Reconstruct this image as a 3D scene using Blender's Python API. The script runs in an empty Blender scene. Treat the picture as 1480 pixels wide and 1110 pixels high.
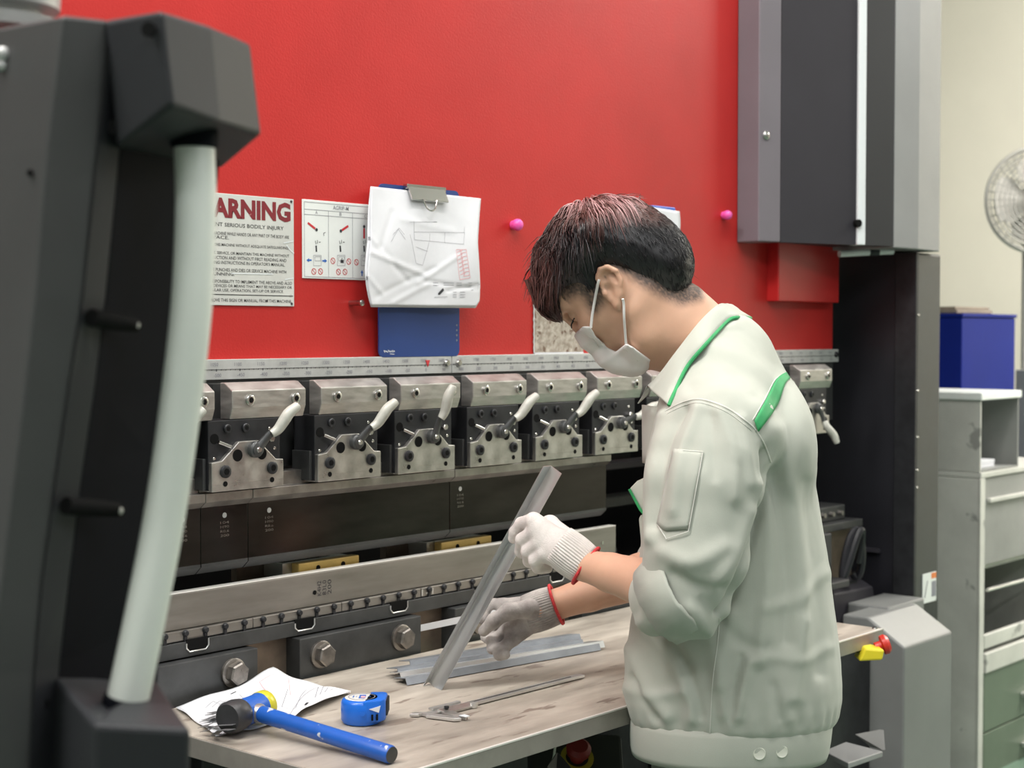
import bpy, bmesh, math, random
import numpy as np
from mathutils import Vector, Matrix
from mathutils.bvhtree import BVHTree

random.seed(7); rng = np.random.default_rng(7)
scene = bpy.context.scene
COL = scene.collection
PI = math.pi

# ------------------------------------------------------------------ camera, world, lights, exposure
CAM_H = 1.46                                  # lens height above the floor
F_PX = 2235.0                                 # focal length for a 1480 px wide picture
PITCH = math.atan(75.0 / F_PX)
YAW = math.radians(41.1)                      # machine X axis lies 41.1 deg right of the view axis
FW = Vector((math.cos(YAW), math.sin(YAW), 0))
RT = Vector((math.sin(YAW), -math.cos(YAW), 0))
cd = bpy.data.cameras.new('camera'); cam = bpy.data.objects.new('camera', cd); COL.objects.link(cam)
cd.sensor_width = 36.0; cd.sensor_fit = 'HORIZONTAL'; cd.lens = F_PX / 1480 * 36
cd.clip_start = 0.05; cd.clip_end = 100
cam.location = (0, 0, CAM_H)
look = (FW * math.cos(PITCH) - Vector((0, 0, math.sin(PITCH))))
cam.rotation_euler = look.to_track_quat('-Z', 'Y').to_euler()
cd.dof.use_dof = True; cd.dof.focus_distance = 2.42; cd.dof.aperture_fstop = 6.4
scene.camera = cam

world = bpy.data.worlds.new('world'); scene.world = world; world.use_nodes = True
world.node_tree.nodes['Background'].inputs[0].default_value = (0.9, 0.95, 1.0, 1)
world.node_tree.nodes['Background'].inputs[1].default_value = 0.35

def area(name, loc, target, sx, sy, power, col=(1, 1, 1)):
    l = bpy.data.lights.new(name, 'AREA'); l.shape = 'RECTANGLE'; l.size = sx; l.size_y = sy
    l.energy = power; l.color = col
    o = bpy.data.objects.new(name, l); COL.objects.link(o); o.location = loc
    o.rotation_euler = (Vector(target) - Vector(loc)).to_track_quat('-Z', 'Y').to_euler()
    return o
# overhead hall fluorescents, with a wall lamp and a fill lamp added
area('hall_and_fill_lamp', (0.7, 1.0, 3.9), (0.8, 1.1, 0), 2.8, 0.35, 88, (1.0, 0.97, 0.93))
area('hall_and_fill_lamp', (2.7, 1.15, 3.9), (2.7, 1.2, 0), 2.0, 0.35, 50, (1.0, 0.97, 0.93))
area('hall_and_fill_lamp', (-0.8, -1.2, 3.9), (-0.4, -0.6, 0), 2.6, 0.35, 55, (0.97, 0.98, 1.0))
area('hall_and_fill_lamp', (1.6, -2.6, 3.9), (1.6, -2.0, 0), 2.6, 0.35, 60, (0.97, 0.98, 1.0))
area('hall_and_fill_lamp', (7.0, 0.9, 3.9), (8.1, 1.7, 0), 0.5, 3.2, 400, (1.0, 0.96, 0.9))  # added unseen lamp, placed and boosted to whiten the cream wall
area('hall_and_fill_lamp', (-0.9, 2.0, 3.9), (0.2, 1.7, 0), 0.5, 2.2, 85, (1.0, 0.98, 0.95))  # added unseen fill left of the machine, brightens the man's front
area('hall_and_fill_lamp', (6.2, -2.0, 3.9), (6.2, -2.0, 0), 2.6, 0.35, 60, (1.0, 0.96, 0.9))

vs = scene.view_settings
vs.view_transform = 'Standard'; vs.look = 'None'; vs.gamma = 1.0; vs.use_curve_mapping = False
vs.exposure = 0.04

# ------------------------------------------------------------------ pixel <-> place helpers
CP, SP = math.cos(PITCH), math.sin(PITCH)
def ray(u, v):
    a = (u - 740) / F_PX; b = (555 - v) / F_PX
    return a, CP + b * SP, b * CP - SP
def L(u, v, d):                               # view-aligned frame: right, forward, up (floor = 0)
    a, fw, up = ray(u, v); s = d / fw
    return Vector((a * s, d, CAM_H + up * s))
MV = Matrix(((RT.x, FW.x, 0, 0), (RT.y, FW.y, 0, 0), (0, 0, 1, 0), (0, 0, 0, 1)))
MVI = MV.inverted()
def W(u, v, d): return MV @ L(u, v, d)
def wdir(u, v):
    a, fw, up = ray(u, v); return RT * a + FW * fw + Vector((0, 0, up))
def onY(u, v, Y):
    d = wdir(u, v); t = Y / d.y; return Vector((d.x * t, Y, CAM_H + d.z * t))
def onX(u, v, X):
    d = wdir(u, v); t = X / d.x; return Vector((X, d.y * t, CAM_H + d.z * t))
def onZ(u, v, Z):
    d = wdir(u, v); t = (Z - CAM_H) / d.z; return Vector((d.x * t, d.y * t, Z))
def H(r): return CAM_H + r                    # height given relative to the lens

# ------------------------------------------------------------------ materials
MATS = {}
def mat(name, col, rough=0.5, metal=0.0, var=0.0, vscale=8.0, bump=0.0, bscale=60.0, col2=None, wear=None,
        stretch=(1, 1, 1), rvar=0.0, spec=0.5, sheen=0.0, sss=0.0, wave=None):
    m = bpy.data.materials.new(name); m.use_nodes = True
    nt = m.node_tree; N = nt.nodes; K = nt.links.new
    b = N['Principled BSDF']
    b.inputs['Base Color'].default_value = (*col, 1); b.inputs['Roughness'].default_value = rough
    b.inputs['Metallic'].default_value = metal; b.inputs['Specular IOR Level'].default_value = spec
    if sheen: b.inputs['Sheen Weight'].default_value = sheen
    if sss:
        b.inputs['Subsurface Weight'].default_value = sss; b.inputs['Subsurface Radius'].default_value = (0.012, 0.005, 0.003)
        b.inputs['Subsurface Scale'].default_value = 1.0
    tc = N.new('ShaderNodeTexCoord'); mp = N.new('ShaderNodeMapping'); K(tc.outputs['Object'], mp.inputs['Vector'])
    mp.inputs['Scale'].default_value = stretch
    if var or col2 or rvar:
        n = N.new('ShaderNodeTexNoise'); n.inputs['Scale'].default_value = vscale; n.inputs['Detail'].default_value = 6
        n.inputs['Roughness'].default_value = 0.6
        K(mp.outputs['Vector'], n.inputs['Vector'])
        r = N.new('ShaderNodeValToRGB'); K(n.outputs['Fac'], r.inputs['Fac'])
        r.color_ramp.elements[0].position = 0.32; r.color_ramp.elements[1].position = 0.68
        c2 = col2 if col2 else tuple(min(1, c * (1 + var)) for c in col)
        c1 = col if col2 else tuple(c * (1 - var) for c in col)
        r.color_ramp.elements[0].color = (*c1, 1); r.color_ramp.elements[1].color = (*c2, 1)
        last = r.outputs['Color']
        if wear:                               # (colour, scale, threshold): small chips and scuffs
            w = N.new('ShaderNodeTexNoise'); w.inputs['Scale'].default_value = wear[1]; w.inputs['Detail'].default_value = 8
            K(mp.outputs['Vector'], w.inputs['Vector'])
            wr = N.new('ShaderNodeValToRGB'); K(w.outputs['Fac'], wr.inputs['Fac'])
            wr.color_ramp.elements[0].position = wear[2]; wr.color_ramp.elements[1].position = wear[2] + 0.03
            mx = N.new('ShaderNodeMix'); mx.data_type = 'RGBA'
            K(wr.outputs['Color'], mx.inputs[0]); K(last, mx.inputs[6]); mx.inputs[7].default_value = (*wear[0], 1)
            last = mx.outputs[2]
        K(last, b.inputs['Base Color'])
        if rvar:
            mr = N.new('ShaderNodeMapRange'); K(n.outputs['Fac'], mr.inputs['Value'])
            mr.inputs['From Min'].default_value = 0.3; mr.inputs['From Max'].default_value = 0.7
            mr.inputs['To Min'].default_value = max(0.02, rough - rvar); mr.inputs['To Max'].default_value = min(1, rough + rvar)
            K(mr.outputs['Result'], b.inputs['Roughness'])
    if bump:
        if wave:
            t = N.new('ShaderNodeTexWave'); t.inputs['Scale'].default_value = bscale; t.bands_direction = wave
            t.inputs['Distortion'].default_value = 1.0; src = t.outputs['Fac']
        else:
            t = N.new('ShaderNodeTexNoise'); t.inputs['Scale'].default_value = bscale; t.inputs['Detail'].default_value = 3
            src = t.outputs['Fac']
        K(mp.outputs['Vector'], t.inputs['Vector'])
        bp = N.new('ShaderNodeBump'); bp.inputs['Strength'].default_value = bump; bp.inputs['Distance'].default_value = 0.002
        K(src, bp.inputs['Height']); K(bp.outputs['Normal'], b.inputs['Normal'])
    MATS[name] = m
    return m

M_red = mat('red_paint', (0.46, 0.022, 0.020), 0.42, 0, 0.10, 3.0, 0.16, 220, wear=((0.60, 0.09, 0.08), 26, 0.735), rvar=0.06, spec=0.32)
M_redp = mat('red_plate_paint', (0.47, 0.018, 0.018), 0.35, 0, 0.06, 5.0, 0.05, 260)
M_steel = mat('machined_steel', (0.46, 0.445, 0.42), 0.38, 0.8, 0.16, 26, 0.02, 120, rvar=0.10, stretch=(1, 1, 4))
M_steelb = mat('bright_steel', (0.66, 0.655, 0.64), 0.36, 0.85, 0.06, 20, rvar=0.06)
M_plate = mat('clamp_plate_steel', (0.47, 0.455, 0.43), 0.36, 0.9, 0.18, 40, rvar=0.1)
M_rail = mat('ground_steel', (0.29, 0.272, 0.25), 0.36, 0.8, 0.14, 14, rvar=0.08, stretch=(0.4, 1, 3))
M_punch = mat('polished_tool_steel', (0.055, 0.05, 0.046), 0.2, 0.95, 0.35, 7, rvar=0.08, stretch=(0.5, 1, 2))
M_plunch = mat('tool_shoulder_steel', (0.33, 0.31, 0.29), 0.36, 0.9, 0.25, 24, rvar=0.1)
M_blackox = mat('black_oxide_steel', (0.035, 0.036, 0.04), 0.42, 0.55, 0.2, 30, 0.03, 200)
M_gun = mat('gunmetal_plate', (0.075, 0.077, 0.078), 0.42, 0.6, 0.2, 18, 0.03, 150, rvar=0.08)
M_brown = mat('stained_casting', (0.20, 0.155, 0.12), 0.45, 0.6, 0.4, 9, 0.05, 60)
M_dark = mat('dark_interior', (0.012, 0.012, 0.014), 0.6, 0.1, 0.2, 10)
M_void = mat('side_frame_black', (0.012, 0.012, 0.016), 0.45, 0.0, 0.15, 6)
M_hole = mat('hole_black', (0.006, 0.006, 0.006), 0.8, spec=0.1)
M_chrome = mat('screw_steel', (0.55, 0.54, 0.52), 0.25, 1.0)
M_bolt = mat('hex_bolt_steel', (0.24, 0.22, 0.20), 0.36, 0.85, 0.3, 60, rvar=0.1)
M_grip = mat('lever_grip', (0.52, 0.52, 0.47), 0.42, 0.1, 0.1, 60)
M_charcoal = mat('charcoal_cover', (0.032, 0.030, 0.037), 0.5, 0.0, 0.06, 6, 0.03, 300, spec=0.3)
M_charcoal2 = mat('black_cover', (0.028, 0.028, 0.030), 0.5, 0.0, 0.06, 6)
M_mauve = mat('grey_trim_paint', (0.165, 0.15, 0.17), 0.45, 0.1, 0.05, 6)
M_greycov = mat('grey_cover_paint', (0.235, 0.24, 0.245), 0.45, 0.0, 0.05, 5)
M_white = mat('white_strip', (0.72, 0.76, 0.78), 0.4)
M_base = mat('base_cover_paint', (0.19, 0.195, 0.19), 0.4, 0.0, 0.07, 5)
M_pend = mat('pendant_plastic', (0.050, 0.050, 0.050), 0.46, 0.0, 0.08, 8, 0.03, 400)
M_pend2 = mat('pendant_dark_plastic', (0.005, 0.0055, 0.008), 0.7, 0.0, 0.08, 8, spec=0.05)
M_pendlug = mat('pendant_lug_plastic', (0.022, 0.023, 0.026), 0.5, 0.0, 0.08, 8, spec=0.3)
M_tube = mat('handle_tube', (0.62, 0.65, 0.60), 0.35, 0.0, 0.05, 9)
M_swivel = mat('swivel_grey', (0.48, 0.48, 0.47), 0.35, 0.2)
M_tabletop = mat('worn_table_plate', (0.30, 0.26, 0.22), 0.42, 0.15, vscale=7.5, col2=(0.54, 0.49, 0.42), rvar=0.12, stretch=(0.6, 2.4, 1), bump=0.10, bscale=45,
                 wear=((0.25, 0.205, 0.17), 13, 0.615))
M_tabedge = mat('table_edge_steel', (0.33, 0.31, 0.28), 0.42, 0.35, 0.15, 10)
M_litrim = mat('lit_rim_bright', (0.86, 0.84, 0.80), 0.35, 0.4)  # brightness of lit edges put into the colour, for rail top and table rim
M_alu = mat('galvanised_sheet', (0.70, 0.71, 0.71), 0.36, 0.9, 0.05, 9, rvar=0.04)
M_sheet = mat('dull_sheet_steel', (0.26, 0.28, 0.31), 0.45, 0.55, 0.18, 14, rvar=0.08)
M_paper = mat('paper', (0.64, 0.65, 0.68), 0.7, 0.0, 0.03, 20)
M_ink = mat('pencil_grey', (0.25, 0.25, 0.28), 0.8)
M_inkd = mat('black_ink', (0.03, 0.03, 0.035), 0.7)
M_inkred = mat('red_stamp_ink', (0.72, 0.34, 0.36), 0.8)
M_signw = mat('worn_sign_enamel', (0.56, 0.57, 0.54), 0.4, 0.0, 0.08, 16, wear=((0.42, 0.41, 0.38), 30, 0.70))
M_signw2 = mat('white_sign_enamel', (0.74, 0.77, 0.75), 0.35, 0.0, 0.05, 12)
M_signred = mat('sign_red_letters', (0.19, 0.010, 0.018), 0.5, 0, 0.1, 40, wear=((0.55, 0.35, 0.33), 80, 0.70))
M_signblk = mat('sign_black_letters', (0.035, 0.035, 0.035), 0.5)
M_symred = mat('symbol_red', (0.55, 0.03, 0.04), 0.5)
M_symblue = mat('symbol_blue', (0.02, 0.12, 0.45), 0.5)
M_scale = mat('scale_strip_metal', (0.50, 0.51, 0.50), 0.42, 0.3, 0.10, 30)
M_blueboard = mat('blue_board', (0.010, 0.042, 0.19), 0.45, 0, 0.06, 8)
M_blueclip = mat('blue_clipboard', (0.02, 0.10, 0.50), 0.4, 0, 0.06, 8)
M_pink = mat('pink_magnet', (0.80, 0.10, 0.42), 0.3)
M_grime = mat('peeled_label', (0.24, 0.19, 0.145), 0.6, 0.0, vscale=75, col2=(0.52, 0.47, 0.40), wear=((0.16, 0.10, 0.07), 55, 0.60))
M_yellowblk = mat('brass_yellow_block', (0.62, 0.42, 0.12), 0.42, 0.2, 0.12, 20)
M_bluepaint = mat('hammer_blue_paint', (0.012, 0.095, 0.42), 0.38, 0, 0.12, 18, wear=((0.55, 0.58, 0.62), 42, 0.625))
M_blacktape = mat('black_rubber', (0.03, 0.03, 0.033), 0.45, 0, 0.3, 30, 0.2, 90)
M_yellow = mat('yellow_plastic', (0.55, 0.50, 0.03), 0.3)
M_greytape = mat('grey_tape', (0.22, 0.22, 0.23), 0.35, 0.4, 0.2, 40)
M_tapeblue = mat('tape_measure_blue', (0.010, 0.13, 0.58), 0.3)
M_tapelabel = mat('tape_label', (0.62, 0.62, 0.60), 0.35)
M_estopy = mat('estop_yellow', (0.80, 0.66, 0.03), 0.4)
M_estopr = mat('estop_red', (0.55, 0.03, 0.02), 0.35)
M_wall = mat('cream_wall', (0.74, 0.70, 0.60), 0.7, 0, 0.04, 1.2)
M_wallw = mat('hall_wall', (0.62, 0.64, 0.62), 0.8)
M_ceil = mat('hall_ceiling', (0.55, 0.56, 0.55), 0.8)
M_floor = mat('green_floor_paint', (0.12, 0.19, 0.14), 0.35, 0, 0.15, 2.0)
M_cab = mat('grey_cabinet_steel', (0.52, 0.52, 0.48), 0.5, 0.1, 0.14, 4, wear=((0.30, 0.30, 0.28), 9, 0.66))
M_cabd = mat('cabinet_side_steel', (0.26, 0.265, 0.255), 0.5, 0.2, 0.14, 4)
M_cabg = mat('green_drawer_paint', (0.10, 0.135, 0.095), 0.45, 0, 0.1, 4)
M_bluecab = mat('blue_cabinet_paint', (0.003, 0.012, 0.15), 0.5, 0, 0.05, 4, spec=0.12)
M_card = mat('brown_board', (0.20, 0.165, 0.13), 0.7, 0, 0.2, 12)
M_fan = mat('fan_cage_wire', (0.42, 0.41, 0.38), 0.4, 0.3)
M_fanb = mat('fan_blade', (0.50, 0.48, 0.44), 0.4)
M_fanh = mat('fan_hub', (0.06, 0.06, 0.06), 0.4)
# person
M_skin = mat('skin', (0.60, 0.355, 0.245), 0.5, 0, 0.05, 14, 0.05, 400, sss=0.12)
M_jacket = mat('jacket_cotton', (0.425, 0.44, 0.385), 0.85, 0, 0.035, 9, 0.14, 900, sheen=0.15)
M_stitch = mat('jacket_stitching', (0.60, 0.60, 0.55), 0.85)
M_green = mat('green_piping', (0.03, 0.30, 0.10), 0.7, 0, 0.12, 60, 0.1, 400)
M_button = mat('button_ivory', (0.62, 0.63, 0.55), 0.35)
M_trouser = mat('trouser_cotton', (0.40, 0.42, 0.36), 0.85, 0, 0.06, 12)
M_shoe = mat('black_shoe_leather', (0.02, 0.02, 0.02), 0.45)
M_mask = mat('white_mask_fabric', (0.74, 0.73, 0.71), 0.85, 0, 0.02, 20, 0.1, 700)
M_glove = mat('white_knit_cotton', (0.66, 0.62, 0.59), 0.9, 0, 0.10, 40, 0.35, 420, sheen=0.2)
M_glove2 = mat('soiled_knit_cotton', (0.56, 0.53, 0.50), 0.9, 0, vscale=15, col2=(0.20, 0.18, 0.175), bump=0.35, bscale=420, sheen=0.2)
M_cuffred = mat('red_knit_hem', (0.55, 0.04, 0.045), 0.85, 0, 0.35, 260, 0.4, 500)
M_lash = mat('lash_black', (0.015, 0.012, 0.012), 0.6)

def mat_hair():
    # the skin's shaved fade round the hairline is a pigment map stored on the body mesh
    nt = M_skin.node_tree; N = nt.nodes; K = nt.links.new; b = N['Principled BSDF']
    a = N.new('ShaderNodeAttribute'); a.attribute_name = 'fade'; mx = N.new('ShaderNodeMix'); mx.data_type = 'RGBA'
    src = b.inputs['Base Color'].links[0].from_socket; K(a.outputs['Fac'], mx.inputs[0]); K(src, mx.inputs[6]); mx.inputs[7].default_value = (0.045, 0.036, 0.034, 1)
    K(mx.outputs[2], b.inputs['Base Color'])
    m = bpy.data.materials.new('dyed_hair'); m.use_nodes = True
    nt = m.node_tree; N = nt.nodes; K = nt.links.new; b = N['Principled BSDF']
    a = N.new('ShaderNodeAttribute'); a.attribute_name = 'tint'
    r = N.new('ShaderNodeValToRGB'); K(a.outputs['Fac'], r.inputs['Fac'])
    e = r.color_ramp.elements
    e[0].position = 0.0; e[0].color = (0.008, 0.007, 0.009, 1)
    e[1].position = 1.0; e[1].color = (0.48, 0.27, 0.27, 1)
    x = e.new(0.45); x.color = (0.10, 0.036, 0.028, 1)
    K(r.outputs['Color'], b.inputs['Base Color']); b.inputs['Roughness'].default_value = 0.42
    return m
M_hair = mat_hair()

# ------------------------------------------------------------------ mesh helpers (all return (verts, faces) in world space)
def join(*gs):
    V, Fc = [], []
    for g in gs:
        o = len(V); V += [tuple(v) for v in g[0]]; Fc += [tuple(i + o for i in f) for f in g[1]]
    return V, Fc
def xf(g, M): return [M @ Vector(v) for v in g[0]], g[1]
def bm2g(bm):
    bm.verts.index_update(); g = ([v.co.copy() for v in bm.verts], [[v.index for v in f.verts] for f in bm.faces]); bm.free(); return g
def g2bm(g):
    bm = bmesh.new(); vs_ = [bm.verts.new(v) for v in g[0]]
    for f in g[1]:
        try: bm.faces.new([vs_[i] for i in f])
        except ValueError: pass
    return bm
def bevel(g, w, seg=2, ang=30):
    if not w: return g
    bm = g2bm(g); bmesh.ops.recalc_face_normals(bm, faces=bm.faces)
    ed = [e for e in bm.edges if len(e.link_faces) == 2 and e.calc_face_angle(0) > math.radians(ang)]
    bmesh.ops.bevel(bm, geom=ed, offset=w, segments=seg, profile=0.5, affect='EDGES', clamp_overlap=True)
    return bm2g(bm)
def box(x0, x1, y0, y1, z0, z1, bv=0.0, seg=2):
    V = [(x, y, z) for x in (x0, x1) for y in (y0, y1) for z in (z0, z1)]
    Fc = [(0, 1, 3, 2), (4, 6, 7, 5), (0, 4, 5, 1), (2, 3, 7, 6), (0, 2, 6, 4), (1, 5, 7, 3)]
    return bevel((V, Fc), bv, seg)
def extr(pts, vec, bv=0.0, seg=2):            # extrude a planar polygon (3-D points) along vec
    n = len(pts); vec = Vector(vec)
    V = [Vector(p) for p in pts] + [Vector(p) + vec for p in pts]
    Fc = [tuple(range(n))[::-1], tuple(range(n, 2 * n))] + [(i, (i + 1) % n, (i + 1) % n + n, i + n) for i in range(n)]
    return bevel((V, Fc), bv, seg)
def prism_x(yz, x0, x1, bv=0.0): return extr([(x0, y, z) for y, z in yz], (x1 - x0, 0, 0), bv)
def prism_y(xz, y0, y1, bv=0.0): return extr([(x, y0, z) for x, z in xz], (0, y1 - y0, 0), bv)
def prism_z(xy, z0, z1, bv=0.0): return extr([(x, y, z0) for x, y in xy], (0, 0, z1 - z0), bv)
def basis(ax):
    ax = Vector(ax).normalized(); h = Vector((0, 0, 1)) if abs(ax.z) < 0.9 else Vector((1, 0, 0))
    a = ax.cross(h).normalized(); return a, ax.cross(a).normalized(), ax
def lathe(p, ax, prof, n=20, ph=0.0, caps=True):         # prof: (radius, offset along axis)
    a, b, c = basis(ax); p = Vector(p); V, Fc = [], []
    for r, t in prof:
        for i in range(n):
            w = 2 * PI * i / n + ph; V.append(p + c * t + (a * math.cos(w) + b * math.sin(w)) * max(r, 1e-5))
    for k in range(len(prof) - 1):
        for i in range(n):
            j = (i + 1) % n; Fc.append((k * n + i, k * n + j, (k + 1) * n + j, (k + 1) * n + i))
    if caps: Fc.append(tuple(range(n))[::-1]); m = (len(prof) - 1) * n; Fc.append(tuple(range(m, m + n)))
    return V, Fc
def cyl(p0, p1, r, n=16, r1=None):
    p0, p1 = Vector(p0), Vector(p1); return lathe(p0, p1 - p0, [(r, 0), (r if r1 is None else r1, (p1 - p0).length)], n)
def tube(path, rad, n=12, closed=False, flat=1.0):
    P = [Vector(p) for p in path]; R = rad if isinstance(rad, (list, tuple)) else [rad] * len(P)
    m = len(P); V, Fc = [], []; ref = None
    for i in range(m):
        t = (P[(i + 1) % m] - P[i - 1]) if closed else (P[min(i + 1, m - 1)] - P[max(i - 1, 0)])
        t.normalize()
        if ref is None: ref = basis(t)[0]
        a = (ref - t * ref.dot(t)).normalized(); b = t.cross(a); ref = a
        for k in range(n):
            w = 2 * PI * k / n; V.append(P[i] + (a * math.cos(w) * flat + b * math.sin(w)) * R[i])
    for i in range(m if closed else m - 1):
        for k in range(n):
            j = (k + 1) % n; i2 = (i + 1) % m
            Fc.append((i * n + k, i * n + j, i2 * n + j, i2 * n + k))
    if not closed:
        Fc.append(tuple(range(n))[::-1]); Fc.append(tuple(range((m - 1) * n, m * n)))
    return V, Fc
def smooth_path(pts, k=6):                    # Catmull-Rom through points
    P = [Vector(p) for p in pts]; out = []
    for i in range(len(P) - 1):
        p0, p1, p2, p3 = P[max(i - 1, 0)], P[i], P[i + 1], P[min(i + 2, len(P) - 1)]
        for s in range(k):
            t = s / k
            out.append(0.5 * ((2 * p1) + (p2 - p0) * t + (2 * p0 - 5 * p1 + 4 * p2 - p3) * t * t + (3 * p1 - p0 - 3 * p2 + p3) * t ** 3))
    out.append(P[-1]); return out
def grid(rows):                               # rows of points -> quad sheet
    m, n = len(rows), len(rows[0]); V = [p for r in rows for p in r]
    return V, [(i * n + j, i * n + j + 1, (i + 1) * n + j + 1, (i + 1) * n + j) for i in range(m - 1) for j in range(n - 1)]
def solid(g, th):                             # give a sheet thickness
    V = [Vector(v) for v in g[0]]; n = len(V); N_ = [Vector((0, 0, 0)) for _ in V]; ec = {}
    for f in g[1]:
        q = [V[i] for i in f]; nr = Vector((0, 0, 0))
        for i in range(1, len(q) - 1): nr += (q[i] - q[0]).cross(q[i + 1] - q[0])
        for k, i in enumerate(f):
            N_[i] += nr; j = f[(k + 1) % len(f)]; ec[(i, j)] = 1
    U = [v - m.normalized() * th if m.length > 0 else v for v, m in zip(V, N_)]
    Fc = list(g[1]) + [tuple(i + n for i in f)[::-1] for f in g[1]]
    Fc += [(j, i, i + n, j + n) for (i, j) in ec if (j, i) not in ec]
    return V + U, Fc
def sphere(c, r, n=12, sc=(1, 1, 1)):
    c = Vector(c); prof = [(math.sin(PI * i / n), -math.cos(PI * i / n)) for i in range(n + 1)]
    V, Fc = lathe((0, 0, 0), (0, 0, 1), prof, n * 2)
    return [c + Vector((v.x * r * sc[0], v.y * r * sc[1], v.z * r * sc[2])) for v in V], Fc
def hexhead(p, ax, r, h, ph=0.0):
    return lathe(p, ax, [(r, 0), (r, h * 0.85), (r * 0.86, h), (r * 0.3, h)], 6, ph)

# ------------------------------------------------------------------ object helpers
TM = {}
def root(name, label, cat, loc=(0, 0, 0), rotz=0.0, group=None, kind=None):
    o = bpy.data.objects.new(name, None); COL.objects.link(o); o.empty_display_size = 0.05
    o.location = loc; o.rotation_euler = (0, 0, rotz)
    o['label'] = label; o['category'] = cat
    if group: o['group'] = group
    if kind: o['kind'] = kind
    TM[o] = Matrix.Translation(loc) @ Matrix.Rotation(rotz, 4, 'Z')
    return o
def obj(name, g, m, parent=None, smooth=False, pre=None, label=None, cat=None, group=None, kind=None, auto=None):
    V = [Vector(v) for v in g[0]]
    if pre is not None: V = [pre @ v for v in V]
    if parent is not None:
        Mi = TM[parent].inverted(); V = [Mi @ v for v in V]
    else:                                      # origin at the thing's base
        lo = [min(v[i] for v in V) for i in range(3)]; hi = [max(v[i] for v in V) for i in range(3)]
        org = Vector(((lo[0] + hi[0]) / 2, (lo[1] + hi[1]) / 2, lo[2])); V = [v - org for v in V]
    me = bpy.data.meshes.new(name); me.from_pydata([tuple(v) for v in V], [], [tuple(f) for f in g[1]])
    bm = bmesh.new(); bm.from_mesh(me); bmesh.ops.recalc_face_normals(bm, faces=bm.faces); bm.to_mesh(me); bm.free()
    me.materials.append(m)
    if smooth:
        me.polygons.foreach_set('use_smooth', [True] * len(me.polygons))
        if smooth != 'all':
            try: me.set_sharp_from_angle(angle=math.radians(38))
            except Exception: pass
    o = bpy.data.objects.new(name, me); COL.objects.link(o)
    if parent is not None:
        o.parent = parent; TM[o] = TM[parent]
    else:
        o.location = org; TM[o] = Matrix.Translation(org)
    if label: o['label'] = label
    if cat: o['category'] = cat
    if group: o['group'] = group
    if kind: o['kind'] = kind
    return o
def copy_tree(o, parent=None):
    c = o.copy(); COL.objects.link(c)
    if parent is not None: c.parent = parent
    for ch in [x for x in KIDS.get(o, [])]: copy_tree(ch, c)
    return c
KIDS = {}
def index_kids():
    KIDS.clear()
    for x in bpy.data.objects:
        if x.parent: KIDS.setdefault(x.parent, []).append(x)

# ------------------------------------------------------------------ lettering
_TC = {}
def text_geo(s, bold=0.0):
    key = (s, bold)
    if key in _TC: return _TC[key]
    c = bpy.data.curves.new('lettering_source', 'FONT'); c.body = s; c.size = 1.0; c.resolution_u = 2; c.offset = bold
    o = bpy.data.objects.new('lettering_source', c); COL.objects.link(o)
    dg = bpy.context.evaluated_depsgraph_get(); me = bpy.data.meshes.new_from_object(o.evaluated_get(dg))
    V = [(v.co.x, v.co.y) for v in me.vertices]; Fc = [tuple(p.vertices) for p in me.polygons]
    bpy.data.objects.remove(o); bpy.data.curves.remove(c); bpy.data.meshes.remove(me)
    _TC[key] = (V, Fc); return V, Fc
def text_fit(s, o, ex, ez, x0, x1, z0, z1, bold=0.0):
    """letters fitted to the rectangle x0..x1 by z0..z1 of the plane through o with axes ex (reading) and ez (up)"""
    V, Fc = text_geo(s, bold)
    a = [min(v[i] for v in V) for i in (0, 1)]; b = [max(v[i] for v in V) for i in (0, 1)]
    if any(ch in s for ch in 'Q,;gjpqy'): pass
    sx = (x1 - x0) / max(1e-6, b[0] - a[0]); sz = (z1 - z0) / max(1e-6, b[1] - a[1])
    o, ex, ez = Vector(o), Vector(ex), Vector(ez)
    return [o + ex * (x0 + (v[0] - a[0]) * sx) + ez * (z0 + (v[1] - a[1]) * sz) for v in V], Fc
def wline(p0, p1, w, nrm, lift=0.0):          # thin printed line on a surface with normal nrm
    p0, p1, nrm = Vector(p0), Vector(p1), Vector(nrm); s = (p1 - p0).cross(nrm).normalized() * (w / 2); l = nrm * lift
    return [p0 - s + l, p1 - s + l, p1 + s + l, p0 + s + l], [(0, 1, 2, 3)]

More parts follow.
